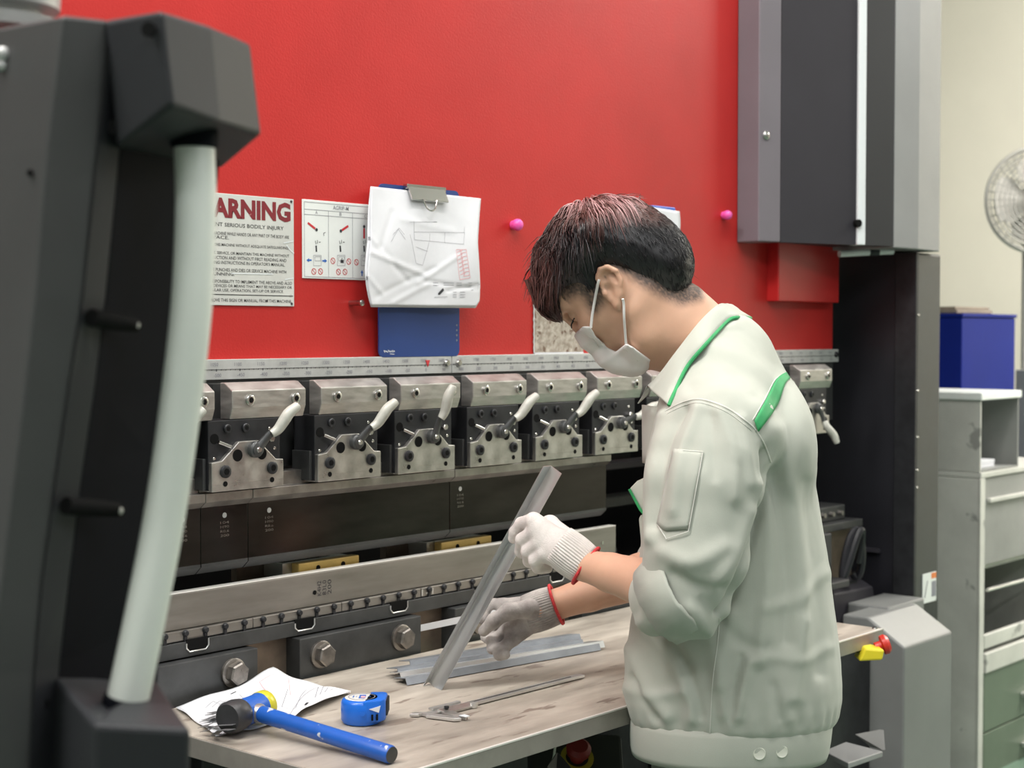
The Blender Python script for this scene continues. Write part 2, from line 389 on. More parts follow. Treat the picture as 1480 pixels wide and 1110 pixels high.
# ------------------------------------------------------------------ distance fields for soft shapes
def smin(a, b, k):
    h = np.clip(0.5 + 0.5 * (b - a) / k, 0, 1); return b * (1 - h) + a * h - k * h * (1 - h)
class Field:
    def __init__(s, lo, hi, h):
        s.h = h; s.ax = [np.arange(lo[i], hi[i] + h, h, dtype=np.float32) for i in range(3)]
        s.f = np.full([len(a) for a in s.ax], 1.0, np.float32)
    def sl(s, lo, hi, m):
        r = []
        for i in range(3):
            a = max(0, int((lo[i] - m - s.ax[i][0]) / s.h)); b = min(len(s.ax[i]), int((hi[i] + m - s.ax[i][0]) / s.h) + 2)
            r.append(slice(a, max(a, b)))
        return tuple(r)
    def pts(s, q): return s.ax[0][q[0]][:, None, None], s.ax[1][q[1]][None, :, None], s.ax[2][q[2]][None, None, :]
    def put(s, q, d, k, op):
        if s.f[q].size == 0: return
        if op == 'add': s.f[q] = smin(s.f[q], d, k)
        elif op == 'sub': s.f[q] = -smin(-s.f[q], d, k)
        elif op == 'and': s.f[q] = -smin(-s.f[q], -d, k)
    def cap(s, a, b, ra, rb, k=0.01, op='add', sq=None):   # tapered capsule; sq=(axis, factor) flattens it along a direction
        a, b = Vector(a), Vector(b); R = max(ra, rb) * (1 if sq is None else max(1, sq[1]))
        q = s.sl([min(a[i], b[i]) - R for i in range(3)], [max(a[i], b[i]) + R for i in range(3)], k + 2 * s.h + 0.01)
        x, y, z = s.pts(q); ab = b - a; l2 = max(ab.length_squared, 1e-9)
        px, py, pz = x - a.x, y - a.y, z - a.z
        t = np.clip((px * ab.x + py * ab.y + pz * ab.z) / l2, 0, 1)
        dx, dy, dz = px - t * ab.x, py - t * ab.y, pz - t * ab.z
        if sq is not None:
            n = sq[0]; w = dx * n.x + dy * n.y + dz * n.z; g = 1 / sq[1] - 1
            dx, dy, dz = dx + n.x * w * g, dy + n.y * w * g, dz + n.z * w * g
        s.put(q, np.sqrt(dx * dx + dy * dy + dz * dz) - (ra + (rb - ra) * t), k, op)
    def chain(s, pts, rad, k=0.008, **kw):
        for i in range(len(pts) - 1): s.cap(pts[i], pts[i + 1], rad[i], rad[i + 1], k, **kw)
    def ell(s, c, axes, r, k=0.01, op='add'):               # ellipsoid with given frame
        c = Vector(c); R = max(r); q = s.sl([c[i] - R for i in range(3)], [c[i] + R for i in range(3)], k + 2 * s.h + 0.01)
        x, y, z = s.pts(q); px, py, pz = x - c.x, y - c.y, z - c.z; k0 = 0; k1 = 0
        for e, ri in zip(axes, r):
            w = px * e.x + py * e.y + pz * e.z; k0 = k0 + (w / ri) ** 2; k1 = k1 + (w / ri ** 2) ** 2
        k0 = np.sqrt(k0); k1 = np.sqrt(np.maximum(k1, 1e-12)); s.put(q, k0 * (k0 - 1) / k1, k, op)
    def loft(s, zs, cx, cy, a, b, th, k=0.02, n=2.3):       # stacked ellipses turned by th about z
        zs = np.asarray(zs, np.float32); z0, z1 = zs[0], zs[-1]; M_ = max(max(a), max(b)) + 0.02
        q = s.sl((min(cx) - M_, min(cy) - M_, z0), (max(cx) + M_, max(cy) + M_, z1), k + 0.02)
        x, y, z = s.pts(q); zz = z.ravel()
        I = lambda arr: np.interp(zz, zs, np.asarray(arr, np.float32)).astype(np.float32)[None, None, :]
        dx, dy = x - I(cx), y - I(cy); c, si = math.cos(th), math.sin(th)
        A, B = I(a), I(b); e1, e2 = np.abs(dx * c + dy * si) / A, np.abs(-dx * si + dy * c) / B
        d = ((e1 ** n + e2 ** n) ** (1 / n) - 1) * np.minimum(A, B)
        d = np.maximum(d, np.maximum(z - z1, z0 - z)); s.put(q, d, k, 'add')
    def half(s, p, nrm, k=0.004):                           # keep the side the normal points away from
        n = Vector(nrm).normalized(); x, y, z = s.pts((slice(None),) * 3)
        d = (x - p[0]) * n.x + (y - p[1]) * n.y + (z - p[2]) * n.z; s.f = -smin(-s.f, -d, k)
    def mesh(s):                                            # naive surface nets
        f = s.f; f = np.pad(f, 1, constant_values=1.0); org = np.array([a[0] - s.h for a in s.ax])
        ins = f < 0; nx, ny, nz = f.shape
        cnt = np.zeros((nx - 1, ny - 1, nz - 1), np.int8)
        for i in (0, 1):
            for j in (0, 1):
                for k in (0, 1): cnt += ins[i:nx - 1 + i, j:ny - 1 + j, k:nz - 1 + k]
        act = np.argwhere((cnt > 0) & (cnt < 8)); idx = np.full(cnt.shape, -1, np.int32); idx[tuple(act.T)] = np.arange(len(act))
        acc = np.zeros((len(act), 3)); num = np.zeros(len(act)); cs = [(i, j, k) for i in (0, 1) for j in (0, 1) for k in (0, 1)]
        val = {c: f[act[:, 0] + c[0], act[:, 1] + c[1], act[:, 2] + c[2]] for c in cs}
        for c in cs:
            for d in range(3):
                if c[d] == 0:
                    e = list(c); e[d] = 1; e = tuple(e); fa, fb = val[c], val[e]; m = (fa < 0) != (fb < 0)
                    t = np.where(m, fa / np.where(m, fa - fb, 1), 0); p = np.tile(np.array(c, float), (len(act), 1)); p[:, d] = t
                    acc[m] += p[m]; num[m] += 1
        V = org + (act + acc / num[:, None]) * s.h; F4 = []
        for d in range(3):
            sl0 = [slice(None)] * 3; sl1 = [slice(None)] * 3; sl0[d] = slice(0, -1); sl1[d] = slice(1, None)
            cr = np.argwhere(ins[tuple(sl0)] != ins[tuple(sl1)]); o1, o2 = [(1, 2), (2, 0), (0, 1)][d]
            ok = (cr[:, o1] > 0) & (cr[:, o2] > 0); cr = cr[ok]; flip = ins[tuple(cr.T)]
            def g(a, b):
                c = cr.copy(); c[:, o1] -= a; c[:, o2] -= b; c = np.minimum(c, np.array(cnt.shape) - 1); return idx[tuple(c.T)]
            Q = np.stack([g(0, 0), g(1, 0), g(1, 1), g(0, 1)], 1); Q[~flip] = Q[~flip][:, ::-1]; F4.append(Q)
        Q = np.concatenate(F4); Q = Q[(Q >= 0).all(1)]
        return V, Q
def np_obj(name, V, Q, m, parent, label=None, relax=0):
    """numpy mesh given in the view frame -> object under parent"""
    V = np.asarray(V, float)
    if relax:
        E = np.concatenate([Q[:, [0, 1]], Q[:, [1, 2]], Q[:, [2, 3]], Q[:, [3, 0]]]); E = np.concatenate([E, E[:, ::-1]])
        deg = np.bincount(E[:, 0], minlength=len(V))[:, None].clip(1)
        for it in range(relax):
            S = np.zeros_like(V)
            for d in range(3): S[:, d] = np.bincount(E[:, 0], weights=V[E[:, 1], d], minlength=len(V))
            V = V * 0.5 + 0.5 * S / deg
    T = np.array(TM[parent].inverted() @ MV); Vw = V @ T[:3, :3].T + T[:3, 3]
    me = bpy.data.meshes.new(name); me.vertices.add(len(Vw)); me.vertices.foreach_set('co', Vw.astype(np.float32).ravel())
    me.loops.add(Q.size); me.loops.foreach_set('vertex_index', Q.astype(np.int32).ravel()); me.polygons.add(len(Q))
    me.polygons.foreach_set('loop_start', np.arange(0, Q.size, 4, dtype=np.int32))
    me.polygons.foreach_set('use_smooth', np.ones(len(Q), bool)); me.update(calc_edges=True); me.validate()
    me.materials.append(m); o = bpy.data.objects.new(name, me); COL.objects.link(o); o.parent = parent; TM[o] = TM[parent]
    if label: o['label'] = label
    return o, V
# ================================================================== the hall
def quad(a, b, c, d, th, nrm):                # slab
    n = Vector(nrm) * th; return extr([a, b, c, d], n)
obj('floor', box(-3.5, 11.5, -6, 6.5, -0.05, 0), M_floor, kind='structure')
obj('ceiling', box(-3.5, 11.5, -6, 6.5, 4.2, 4.25), M_ceil, kind='structure')
obj('wall_back', box(-3.5, 11.5, 6.5, 6.6, 0, 4.2), M_wallw, kind='structure')
obj('wall_left', box(-3.6, -3.5, -6, 6.5, 0, 4.2), M_wallw, kind='structure')
obj('wall_front', box(-3.5, 11.5, -6.1, -6, 0, 4.2), M_wallw, kind='structure')
obj('wall_right', box(8.6, 8.7, -6, 6.5, 0, 4.2), M_wall, kind='structure')
obj('trim_1', box(8.42, 8.6, 1.1, 1.94, 0, 4.2, 0.01), M_wall, kind='structure')     # shallow pilaster of the cream wall

# ================================================================== press brake
RY = 2.095                                    # face of the red ram
PB = root('press_brake', 'large red press brake with steel tooling and black side frame', 'machine', (2.2, 2.4, 0))
def pb(name, g, m, smooth=False, **k): return obj(name, g, m, PB, smooth, **k)
pb('ram', box(0.35, 3.72, RY, RY + 0.06, H(-0.05), H(1.35), 0.002), M_red)
pb('ram_edge_plate', box(0.35, 3.70, RY - 0.012, RY + 0.05, H(-0.235), H(-0.078)), M_gun)
pb('raised_plate', box(3.384, 3.69, RY - 0.035, RY + 0.001, H(0.078), H(0.27), 0.003), M_redp)
Xs = onY(653, 530, 2.077).x
s1 = pb('scale_strip', box(0.40, Xs - 0.0008, 2.077, RY + 0.03, H(-0.080), H(-0.046), 0.0008), M_scale)
s2 = pb('scale_strip', box(Xs + 0.0008, 3.72, 2.077, RY + 0.03, H(-0.080), H(-0.046), 0.0008), M_scale)
EX, EZ = (1, 0, 0), (0, 0, 1)
def SX(mm): return 0.577 + mm / 1000.0 * 1.0
marks, nums = [], []
for k in range(0, 63):
    mm = 750 + k * 50
    x = SX(mm)
    if x > 3.70: break
    marks.append(box(x - 0.0005, x + 0.0005, 2.0762, 2.0768, H(-0.066), H(-0.062)))
    if k % 1 == 0:
        for q in (10, 20, 30, 40):
            xx = x + q / 1000.0
            if xx < 3.71: marks.append(box(xx - 0.0003, xx + 0.0003, 2.0762, 2.0768, H(-0.0645), H(-0.0625)))
    w = 0.0155 if mm >= 1000 else 0.012
    nums.append(text_fit(str(mm), (x - 0.004, 2.0765, H(-0.0575)), EX, EZ, -w / 2, w / 2, 0, 0.0062, 0.004))
    lo = mm - 1550; t = str(lo); w = 0.004 * len(t)
    nums.append(text_fit(t, (x + 0.002, 2.0765, H(-0.0755)), EX, EZ, -w / 2, w / 2, 0, 0.0062, 0.004))
marks.append(box(0.42, 3.70, 2.0762, 2.0768, H(-0.0630), H(-0.0624)))
obj('scale_graduation', join(*marks), M_inkd, PB, kind='stuff')
obj('scale_numbers', join(*nums), M_ink, PB, kind='stuff')
xt = onY(618, 527, 2.0765).x
obj('zero_mark', prism_y([(xt - 0.006, H(-0.054)), (xt + 0.006, H(-0.054)), (xt, H(-0.067))], 2.0755, 2.0767), M_symred, PB, label='small red triangle on the scale strip')
for u in (645, 662):
    x = onY(u, 525, 2.077).x
    h = obj('screw', lathe((x, 2.077, H(-0.060)), (0, -1, 0), [(0.0075, 0), (0.0075, 0.003), (0.0055, 0.006), (0.003, 0.0062)], 18), M_chrome, PB, True)
x = 3.705
obj('screw', lathe((x, 2.077, H(-0.060)), (0, -1, 0), [(0.0075, 0), (0.0075, 0.003), (0.0055, 0.006)], 14), M_blackox, PB, True)

# hinged upper side cover in front of the ram's right end
def CV(u, v=360):                              # point on the slanted cover face under column u
    A = Vector((3.246, 2.03, 0)); D = Vector((0.94, -0.34, 0)); d = wdir(u, v)
    s = (d.x * A.y - d.y * A.x) / (D.x * d.y - D.y * d.x); return A + D * s
A, C = CV(1096.5), CV(1291)
Dp = onY(1358, 360, C.y)
zb, zt = H(0.221), H(1.33)
nrm = Vector((-0.34, -0.94, 0))
def strip(u0, u1, th, out=0.0):
    a, b = CV(u0), CV(u1); return prism_z([(p.x, p.y) for p in (a + nrm * out, b + nrm * out, b - nrm * th, a - nrm * th)], zb, zt, 0.002)
pb('cover_panel', prism_z([(p.x, p.y) for p in (CV(1128), CV(1237), CV(1237) - nrm * 0.03, CV(1128) - nrm * 0.03)], zb, zt), M_charcoal)
pb('cover_edge_trim', prism_z([(A.x, A.y), (CV(1128).x, CV(1128).y), (CV(1128).x, RY - 0.001), (A.x, RY - 0.001)], zb, zt, 0.003), M_mauve)
pb('cover_white_strip', strip(1237.5, 1248.5, 0.03, 0.006), M_white)
pb('cover_side_panel', prism_z([(p.x, p.y) for p in (CV(1249), CV(1291), CV(1291) - nrm * 0.03, CV(1249) - nrm * 0.03)], zb, zt), M_charcoal2)
mid = onY(1327, 360, C.y - 0.012)
pb('cover_corner_post', prism_z([(C.x + 0.002, C.y), (mid.x, mid.y), (Dp.x, Dp.y), (Dp.x, Dp.y + 0.2), (C.x + 0.002, C.y + 0.2)], H(0.217), zt, 0.003), M_greycov)
pb('cover_bottom', prism_z([(A.x + 0.01, A.y + 0.012), (C.x, C.y + 0.012), (Dp.x - 0.02, C.y + 0.012), (Dp.x - 0.02, RY - 0.002), (A.x + 0.01, RY - 0.002)], zb + 0.004, zb + 0.012), M_blackox)
p = CV(1107, 198); obj('cover_screw', lathe((p.x, p.y, H((480 - 198) / 2235 * 3.80)), nrm, [(0.010, 0), (0.010, 0.003), (0.006, 0.006)], 16), M_chrome, PB, True)
p = CV(1237, 323); obj('cover_latch', lathe((p.x, p.y, H(0.275)), nrm, [(0.010, 0), (0.010, 0.012)], 14), M_hole, PB, True)
wl = W(1213, 367, 4.06); wr = W(1290, 363, 4.12)
pb('light_bar', tube([wl, wr], 0.009, 10), M_white, True)
pb('light_bar_clip', tube([wl.lerp(wr, 0.55), wl.lerp(wr, 0.72)], 0.011, 10), M_blackox, True)
# side frame
pb('side_frame', box(3.82, 3.955, 1.955, 3.2, H(-0.735), H(0.215), 0.004), M_void)
pb('side_frame_post', box(3.822, 3.962, 1.90, 1.953, H(-0.735), H(0.212), 0.006), M_gun)
pb('post_edge_strip', box(3.812, 3.822, 1.898, 1.96, H(-0.735), H(0.212), 0.002), M_blackox)
for v in (455, 565, 632, 680, 705): 
    q = onY(1321, v, 1.899); obj('post_screw', lathe((3.826, 1.8985, q.z), (0, -1, 0), [(0.004, 0), (0.003, 0.003)], 10), M_chrome, PB, True)
st = pb('warning_sticker', box(3.865, 3.945, 1.8975, 1.8995, H(-0.735), H(-0.655)), M_signw2)
obj('sticker_orange_band', box(3.915, 3.944, 1.8970, 1.8974, H(-0.672), H(-0.657)), mat('sticker_orange', (0.75, 0.22, 0.06), 0.5), st)
obj('sticker_symbol', join(box(3.917, 3.942, 1.8970, 1.8974, H(-0.722), H(-0.68)), wline((3.875, 1.897, H(-0.72)), (3.892, 1.897, H(-0.675)), 0.005, (0, -1, 0))), M_ink, st)
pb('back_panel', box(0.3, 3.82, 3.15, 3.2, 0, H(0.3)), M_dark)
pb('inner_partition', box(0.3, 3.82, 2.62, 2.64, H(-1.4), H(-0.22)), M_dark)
pb('inner_rail', box(2.66, 3.55, 2.40, 2.46, H(-0.352), H(-0.335), 0.002), M_mauve)
pb('inner_rail', box(0.9, 3.6, 2.30, 2.36, H(-0.43), H(-0.405), 0.002), M_gun)
pb('inner_panel', box(2.62, 3.3, 2.46, 2.48, H(-0.34), H(-0.235)), M_charcoal2)
# lower beam
pb('die_rail', box(0.95, 2.668, 2.028, 2.046, H(-0.478), H(-0.4205), 0.0015), M_rail)
pb('rail_top_highlight', box(0.95, 2.667, 2.0275, 2.0465, H(-0.4203), H(-0.4185), 0.0006), M_litrim)  # lamp-lit top of the rail put into a brighter cap
pb('die_rail_back', box(0.95, 2.668, 2.13, 2.15, H(-0.50), H(-0.45), 0.0015), M_blackox)
pb('die_base', box(0.95, 2.70, 2.016, 2.16, H(-0.522), H(-0.497), 0.001), M_gun)
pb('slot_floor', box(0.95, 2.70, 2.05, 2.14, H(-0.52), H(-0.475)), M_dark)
pb('slot_strip', box(0.95, 1.46, 2.075, 2.10, H(-0.425), H(-0.405), 0.002), M_steelb)
for k in range(7):
    x0 = 1.255 + 0.2005 * k
    seg = pb('rail_segment', box(x0 + 0.0007, x0 + 0.1998, 2.020, 2.045, H(-0.4955), H(-0.479), 0.0012), M_rail)
    for i in range(5):
        xx = x0 + 0.0205 + i * 0.0401
        st = obj('stud', join(lathe((xx, 2.020, H(-0.4835)), (0, -1, 0), [(0.0055, 0), (0.0055, 0.0035), (0.004, 0.0055), (0.0022, 0.0055)], 14),
                              box(xx - 0.0028, xx + 0.0028, 2.0175, 2.020, H(-0.497), H(-0.486))), M_blackox, seg, True)
    for dx0 in ([0.082] if k < 2 else [0.082 + 0.028 * (k - 1)]):
        xa = x0 + dx0 - 0.022; xb = xa + 0.044
        obj('pocket', prism_y([(xa, H(-0.494)), (xb, H(-0.494)), (xb, H(-0.508)), (xb - 0.006, H(-0.514)), (xa + 0.006, H(-0.514)), (xa, H(-0.508))], 2.0152, 2.018), M_hole, seg)
        obj('pocket_rim', tube([(xa, 2.0155, H(-0.500)), (xa, 2.0155, H(-0.508)), (xa + 0.006, 2.0155, H(-0.514)), (xb - 0.006, 2.0155, H(-0.514)), (xb, 2.0155, H(-0.508)), (xb, 2.0155, H(-0.497))], 0.0015, 6), M_steelb, seg, True)
q = onY(620, 871, 2.0155)
obj('rail_number', text_fit('1-1', (q.x, 2.0192, H(-0.4935)), EX, EZ, -0.016, 0.016, 0, 0.012, 0.01), M_steelb, PB)
q = onY(470, 835, 2.028); eng = []
for k, t in enumerate(('K4H2', '83L0', '200')):
    eng.append(text_fit(t, (q.x + 0.012 * k - 0.01, 2.0275, H(-0.462)), (0, 0, 1), (-1, 0, 0), 0, 0.026, 0, 0.009))
obj('rail_engraving', join(*eng), M_inkd, PB)
obj('rail_hole', lathe((q.x - 0.025, 2.0275, H(-0.455)), (0, -1, 0), [(0.004, 0), (0.004, 0.0006)], 12), M_hole, PB)
pb('die_rail_end_hole', lathe((2.62, 2.0275, H(-0.452)), (0, -1, 0), [(0.004, 0), (0.004, 0.0006)], 12), M_chrome)
pb('lower_beam', box(0.35, 3.72, 2.034, 2.14, 0.10, H(-0.523)), M_brown)
pb('beam_bottom_skirt', box(0.35, 3.70, 2.005, 2.03, 0.02, H(-0.66)), M_blackox)
for i in range(-1, 5):
    x0 = 1.353 + 0.3865 * i; x1 = x0 + 0.2945
    if x1 > 3.6 or x0 < 0.9: continue
    pl = pb('clamp_bar', box(x0, x1, 1.998, 2.035, H(-0.69), H(-0.5245), 0.0015), M_gun)
    for xx in (x0 + 0.046, x1 - 0.0535):
        w = obj('bolt', hexhead((xx, 1.992, H(-0.557)), (0, -1, 0), 0.0195, 0.016, 0.3), M_bolt, pl)
        obj('washer', lathe((xx, 1.998, H(-0.557)), (0, -1, 0), [(0.024, 0), (0.024, 0.005), (0.0225, 0.006), (0.01, 0.006)], 24), M_bolt, pl, True)
        obj('dimple', lathe((xx + 0.006, 1.998, H(-0.60)), (0, -1, 0), [(0.004, 0), (0.004, 0.0006)], 10), M_hole, pl)
# right end of the lower beam
pb('end_ledge', box(3.35, 3.70, 1.99, 2.10, H(-0.515), H(-0.495), 0.002), M_gun)
pb('end_ledge_block', box(3.45, 3.66, 2.02, 2.10, H(-0.495), H(-0.455), 0.004), M_gun)
for k in range(4): obj('ledge_stud', lathe((3.49 + 0.045 * k, 2.02, H(-0.475)), (0, -1, 0), [(0.007, 0), (0.006, 0.012)], 10), M_rail, PB, True)
pb('end_bracket', box(3.40, 3.52, 1.98, 2.06, H(-0.66), H(-0.515), 0.004), M_charcoal2)
pb('end_bracket_tab', box(3.36, 3.42, 1.972, 1.98, H(-0.58), H(-0.55), 0.002), M_signw)
hose = [W(1232 + 14 * math.sin(t * 1.7), 800 + 34 * math.sin(t * 2.3 + 1), 4.02 + 0.03 * math.cos(t)) for t in np.linspace(0, 5.2, 24)]
pb('hydraulic_hose', tube(smooth_path(hose, 4), 0.010, 8), M_void, True)
pb('foot_slope', extr([onY(1195, 862, 1.98), onY(1262, 848, 1.98), onY(1268, 893, 1.98), onY(1195, 905, 1.98)], (0.0, 0.10, 0.05), 0.004), M_charcoal)
pb('foot_slope_ledge', box(3.30, 3.56, 1.95, 2.1, H(-0.655), H(-0.635), 0.004), M_charcoal2)
pb('foot_block', box(3.60, 3.80, 1.86, 1.98, H(-0.765), H(-0.705), 0.006), M_base)
for xx in (3.645, 3.745): obj('foot_block_screw', lathe((xx, 1.86, H(-0.74)), (0, -1, 0), [(0.006, 0), (0.005, 0.004)], 10), M_chrome, PB, True)
pb('frame_foot_line', box(3.808, 3.82, 2.0, 2.6, H(-0.60), H(-0.59)), M_charcoal)
pb('frame_foot', box(3.80, 3.96, 1.90, 3.2, 0.0, H(-0.735)), M_blackox)
# grey base cover
Yf = 1.75; c0 = onY(1307, 936, Yf); c1 = onY(1374, 905, Yf)
prof = [(Yf, 0.02), (Yf, c0.z), (Yf + 0.10, c0.z + 0.062), (Yf + 0.17, c0.z + 0.062), (Yf + 0.17, 0.02)]
pb('base_cover', prism_x(prof, c0.x, c1.x + 0.01, 0.005), M_base)
pb('base_skirt_panel', box(2.95, c0.x - 0.002, Yf + 0.09, Yf + 0.105, 0.02, c0.z + 0.03, 0.003), M_blackox)
foot = root('foot_pedal', 'low grey sheet metal foot pedal under the right end of the table', 'pedal', (3.05, 1.62, 0))
obj('pedal_cover', extr([W(1190, 1085, 3.15), W(1222, 1072, 3.3), W(1276, 1086, 3.25), W(1226, 1103, 3.08)], (0, 0, -0.012), 0.002), M_greycov, foot)
obj('pedal_leg', join(box(2.97, 3.0, 1.50, 1.56, 0, 0.50), box(3.10, 3.13, 1.62, 1.66, 0, 0.48)), M_blackox, foot)
obj('pedal_side', extr([W(1240, 1062, 3.4), W(1278, 1055, 3.4), W(1280, 1085, 3.3), W(1262, 1080, 3.35)], (0, 0.01, 0), 0.002), M_base, foot)

# yellow gauge blocks behind the die rail
GB = []
for k, (x0, x1, lab) in enumerate(((1.79, 1.935, 'yellow block with dark slot behind the steel rail, nearer the pendant'), (2.152, 2.297, 'yellow block with dark slot behind the steel rail, nearer the raised glove'))):
    g = root('gauge_block', lab, 'block', (x0 + 0.07, 2.09, H(-0.475)), group='yellow gauge blocks')
    obj('yellow_bar', box(x0, x1, 2.058, 2.078, H(-0.432), H(-0.4065), 0.002), M_yellowblk, g)
    obj('slotted_top', join(box(x0 - 0.02, x1 - 0.01, 2.0782, 2.090, H(-0.432), H(-0.4068)), box(x0 - 0.02, x1 - 0.01, 2.125, 2.129, H(-0.432), H(-0.4068)),
                            box(x0 - 0.02, x0 - 0.012, 2.09, 2.125, H(-0.432), H(-0.4068)), box(x1 - 0.04, x1 - 0.01, 2.09, 2.125, H(-0.432), H(-0.4068))), M_steelb, g)
    obj('slot', box(x0 - 0.012, x1 - 0.04, 2.0901, 2.1249, H(-0.432), H(-0.412)), M_hole, g)
    obj('wooden_backing', box(x0 - 0.08, x1 - 0.03, 2.1295, 2.145, H(-0.436), H(-0.398)), M_brown, g)
    for xx in (x0 + 0.045, x1 - 0.04):
        obj('bar_hole', lathe((xx, 2.058, H(-0.4185)), (0, -1, 0), [(0.005, 0), (0.005, 0.0006)], 12), M_hole, g)

# ------------------------------------------------------------------ punches
def punch(x0, x1, lab, marks_at=None):
    g = root('punch_segment', lab, 'punch', ((x0 + x1) / 2, 2.045, H(-0.397)), group='upper punch segments')
    obj('blade', prism_x([(2.030, H(-0.285)), (2.030, H(-0.383)), (2.046, H(-0.396)), (2.052, H(-0.396)), (2.062, H(-0.383)), (2.062, H(-0.285))], x0 + 0.0006, x1 - 0.0006, 0.0008), M_punch, g)
    obj('shoulder', prism_x([(2.016, H(-0.262)), (2.016, H(-0.276)), (2.030, H(-0.2865)), (2.064, H(-0.2865)), (2.064, H(-0.238)), (2.034, H(-0.238)), (2.034, H(-0.262))], x0 + 0.0006, x1 - 0.0006, 0.0008), M_plunch, g)
    obj('tip_strip', prism_x([(2.0295, H(-0.378)), (2.0295, H(-0.3832)), (2.0445, H(-0.3958)), (2.0465, H(-0.3955)), (2.032, H(-0.378))], x0 + 0.001, x1 - 0.001), M_gun, g)
    if marks_at:
        x = marks_at
        obj('etched_mark', join(*[text_fit(t, (x, 2.0296, H(-0.316 - 0.0072 * k)), EX, EZ, -0.009, 0.009, 0, 0.0042) for k, t in enumerate(('104', 'H90', 'R0.6', '200'))]), M_bolt, g, kind='stuff')
        obj('etched_dot', lathe((x, 2.0299, H(-0.302)), (0, -1, 0), [(0.0045, 0), (0.0045, 0.0004)], 14), M_scale, g)
    return g
punch(1.02, 1.556, 'dark steel punch segment mostly hidden behind the white handle tube', 1.52)
punch(1.556, 1.654, 'shortest dark steel punch segment, left end of the upper tool row', 1.605)
punch(1.654, 2.1455, 'long dark steel punch segment under the first three clamps', 1.70)
punch(2.1455, 2.636, 'long dark steel punch segment behind the raised angle bar', 2.175)

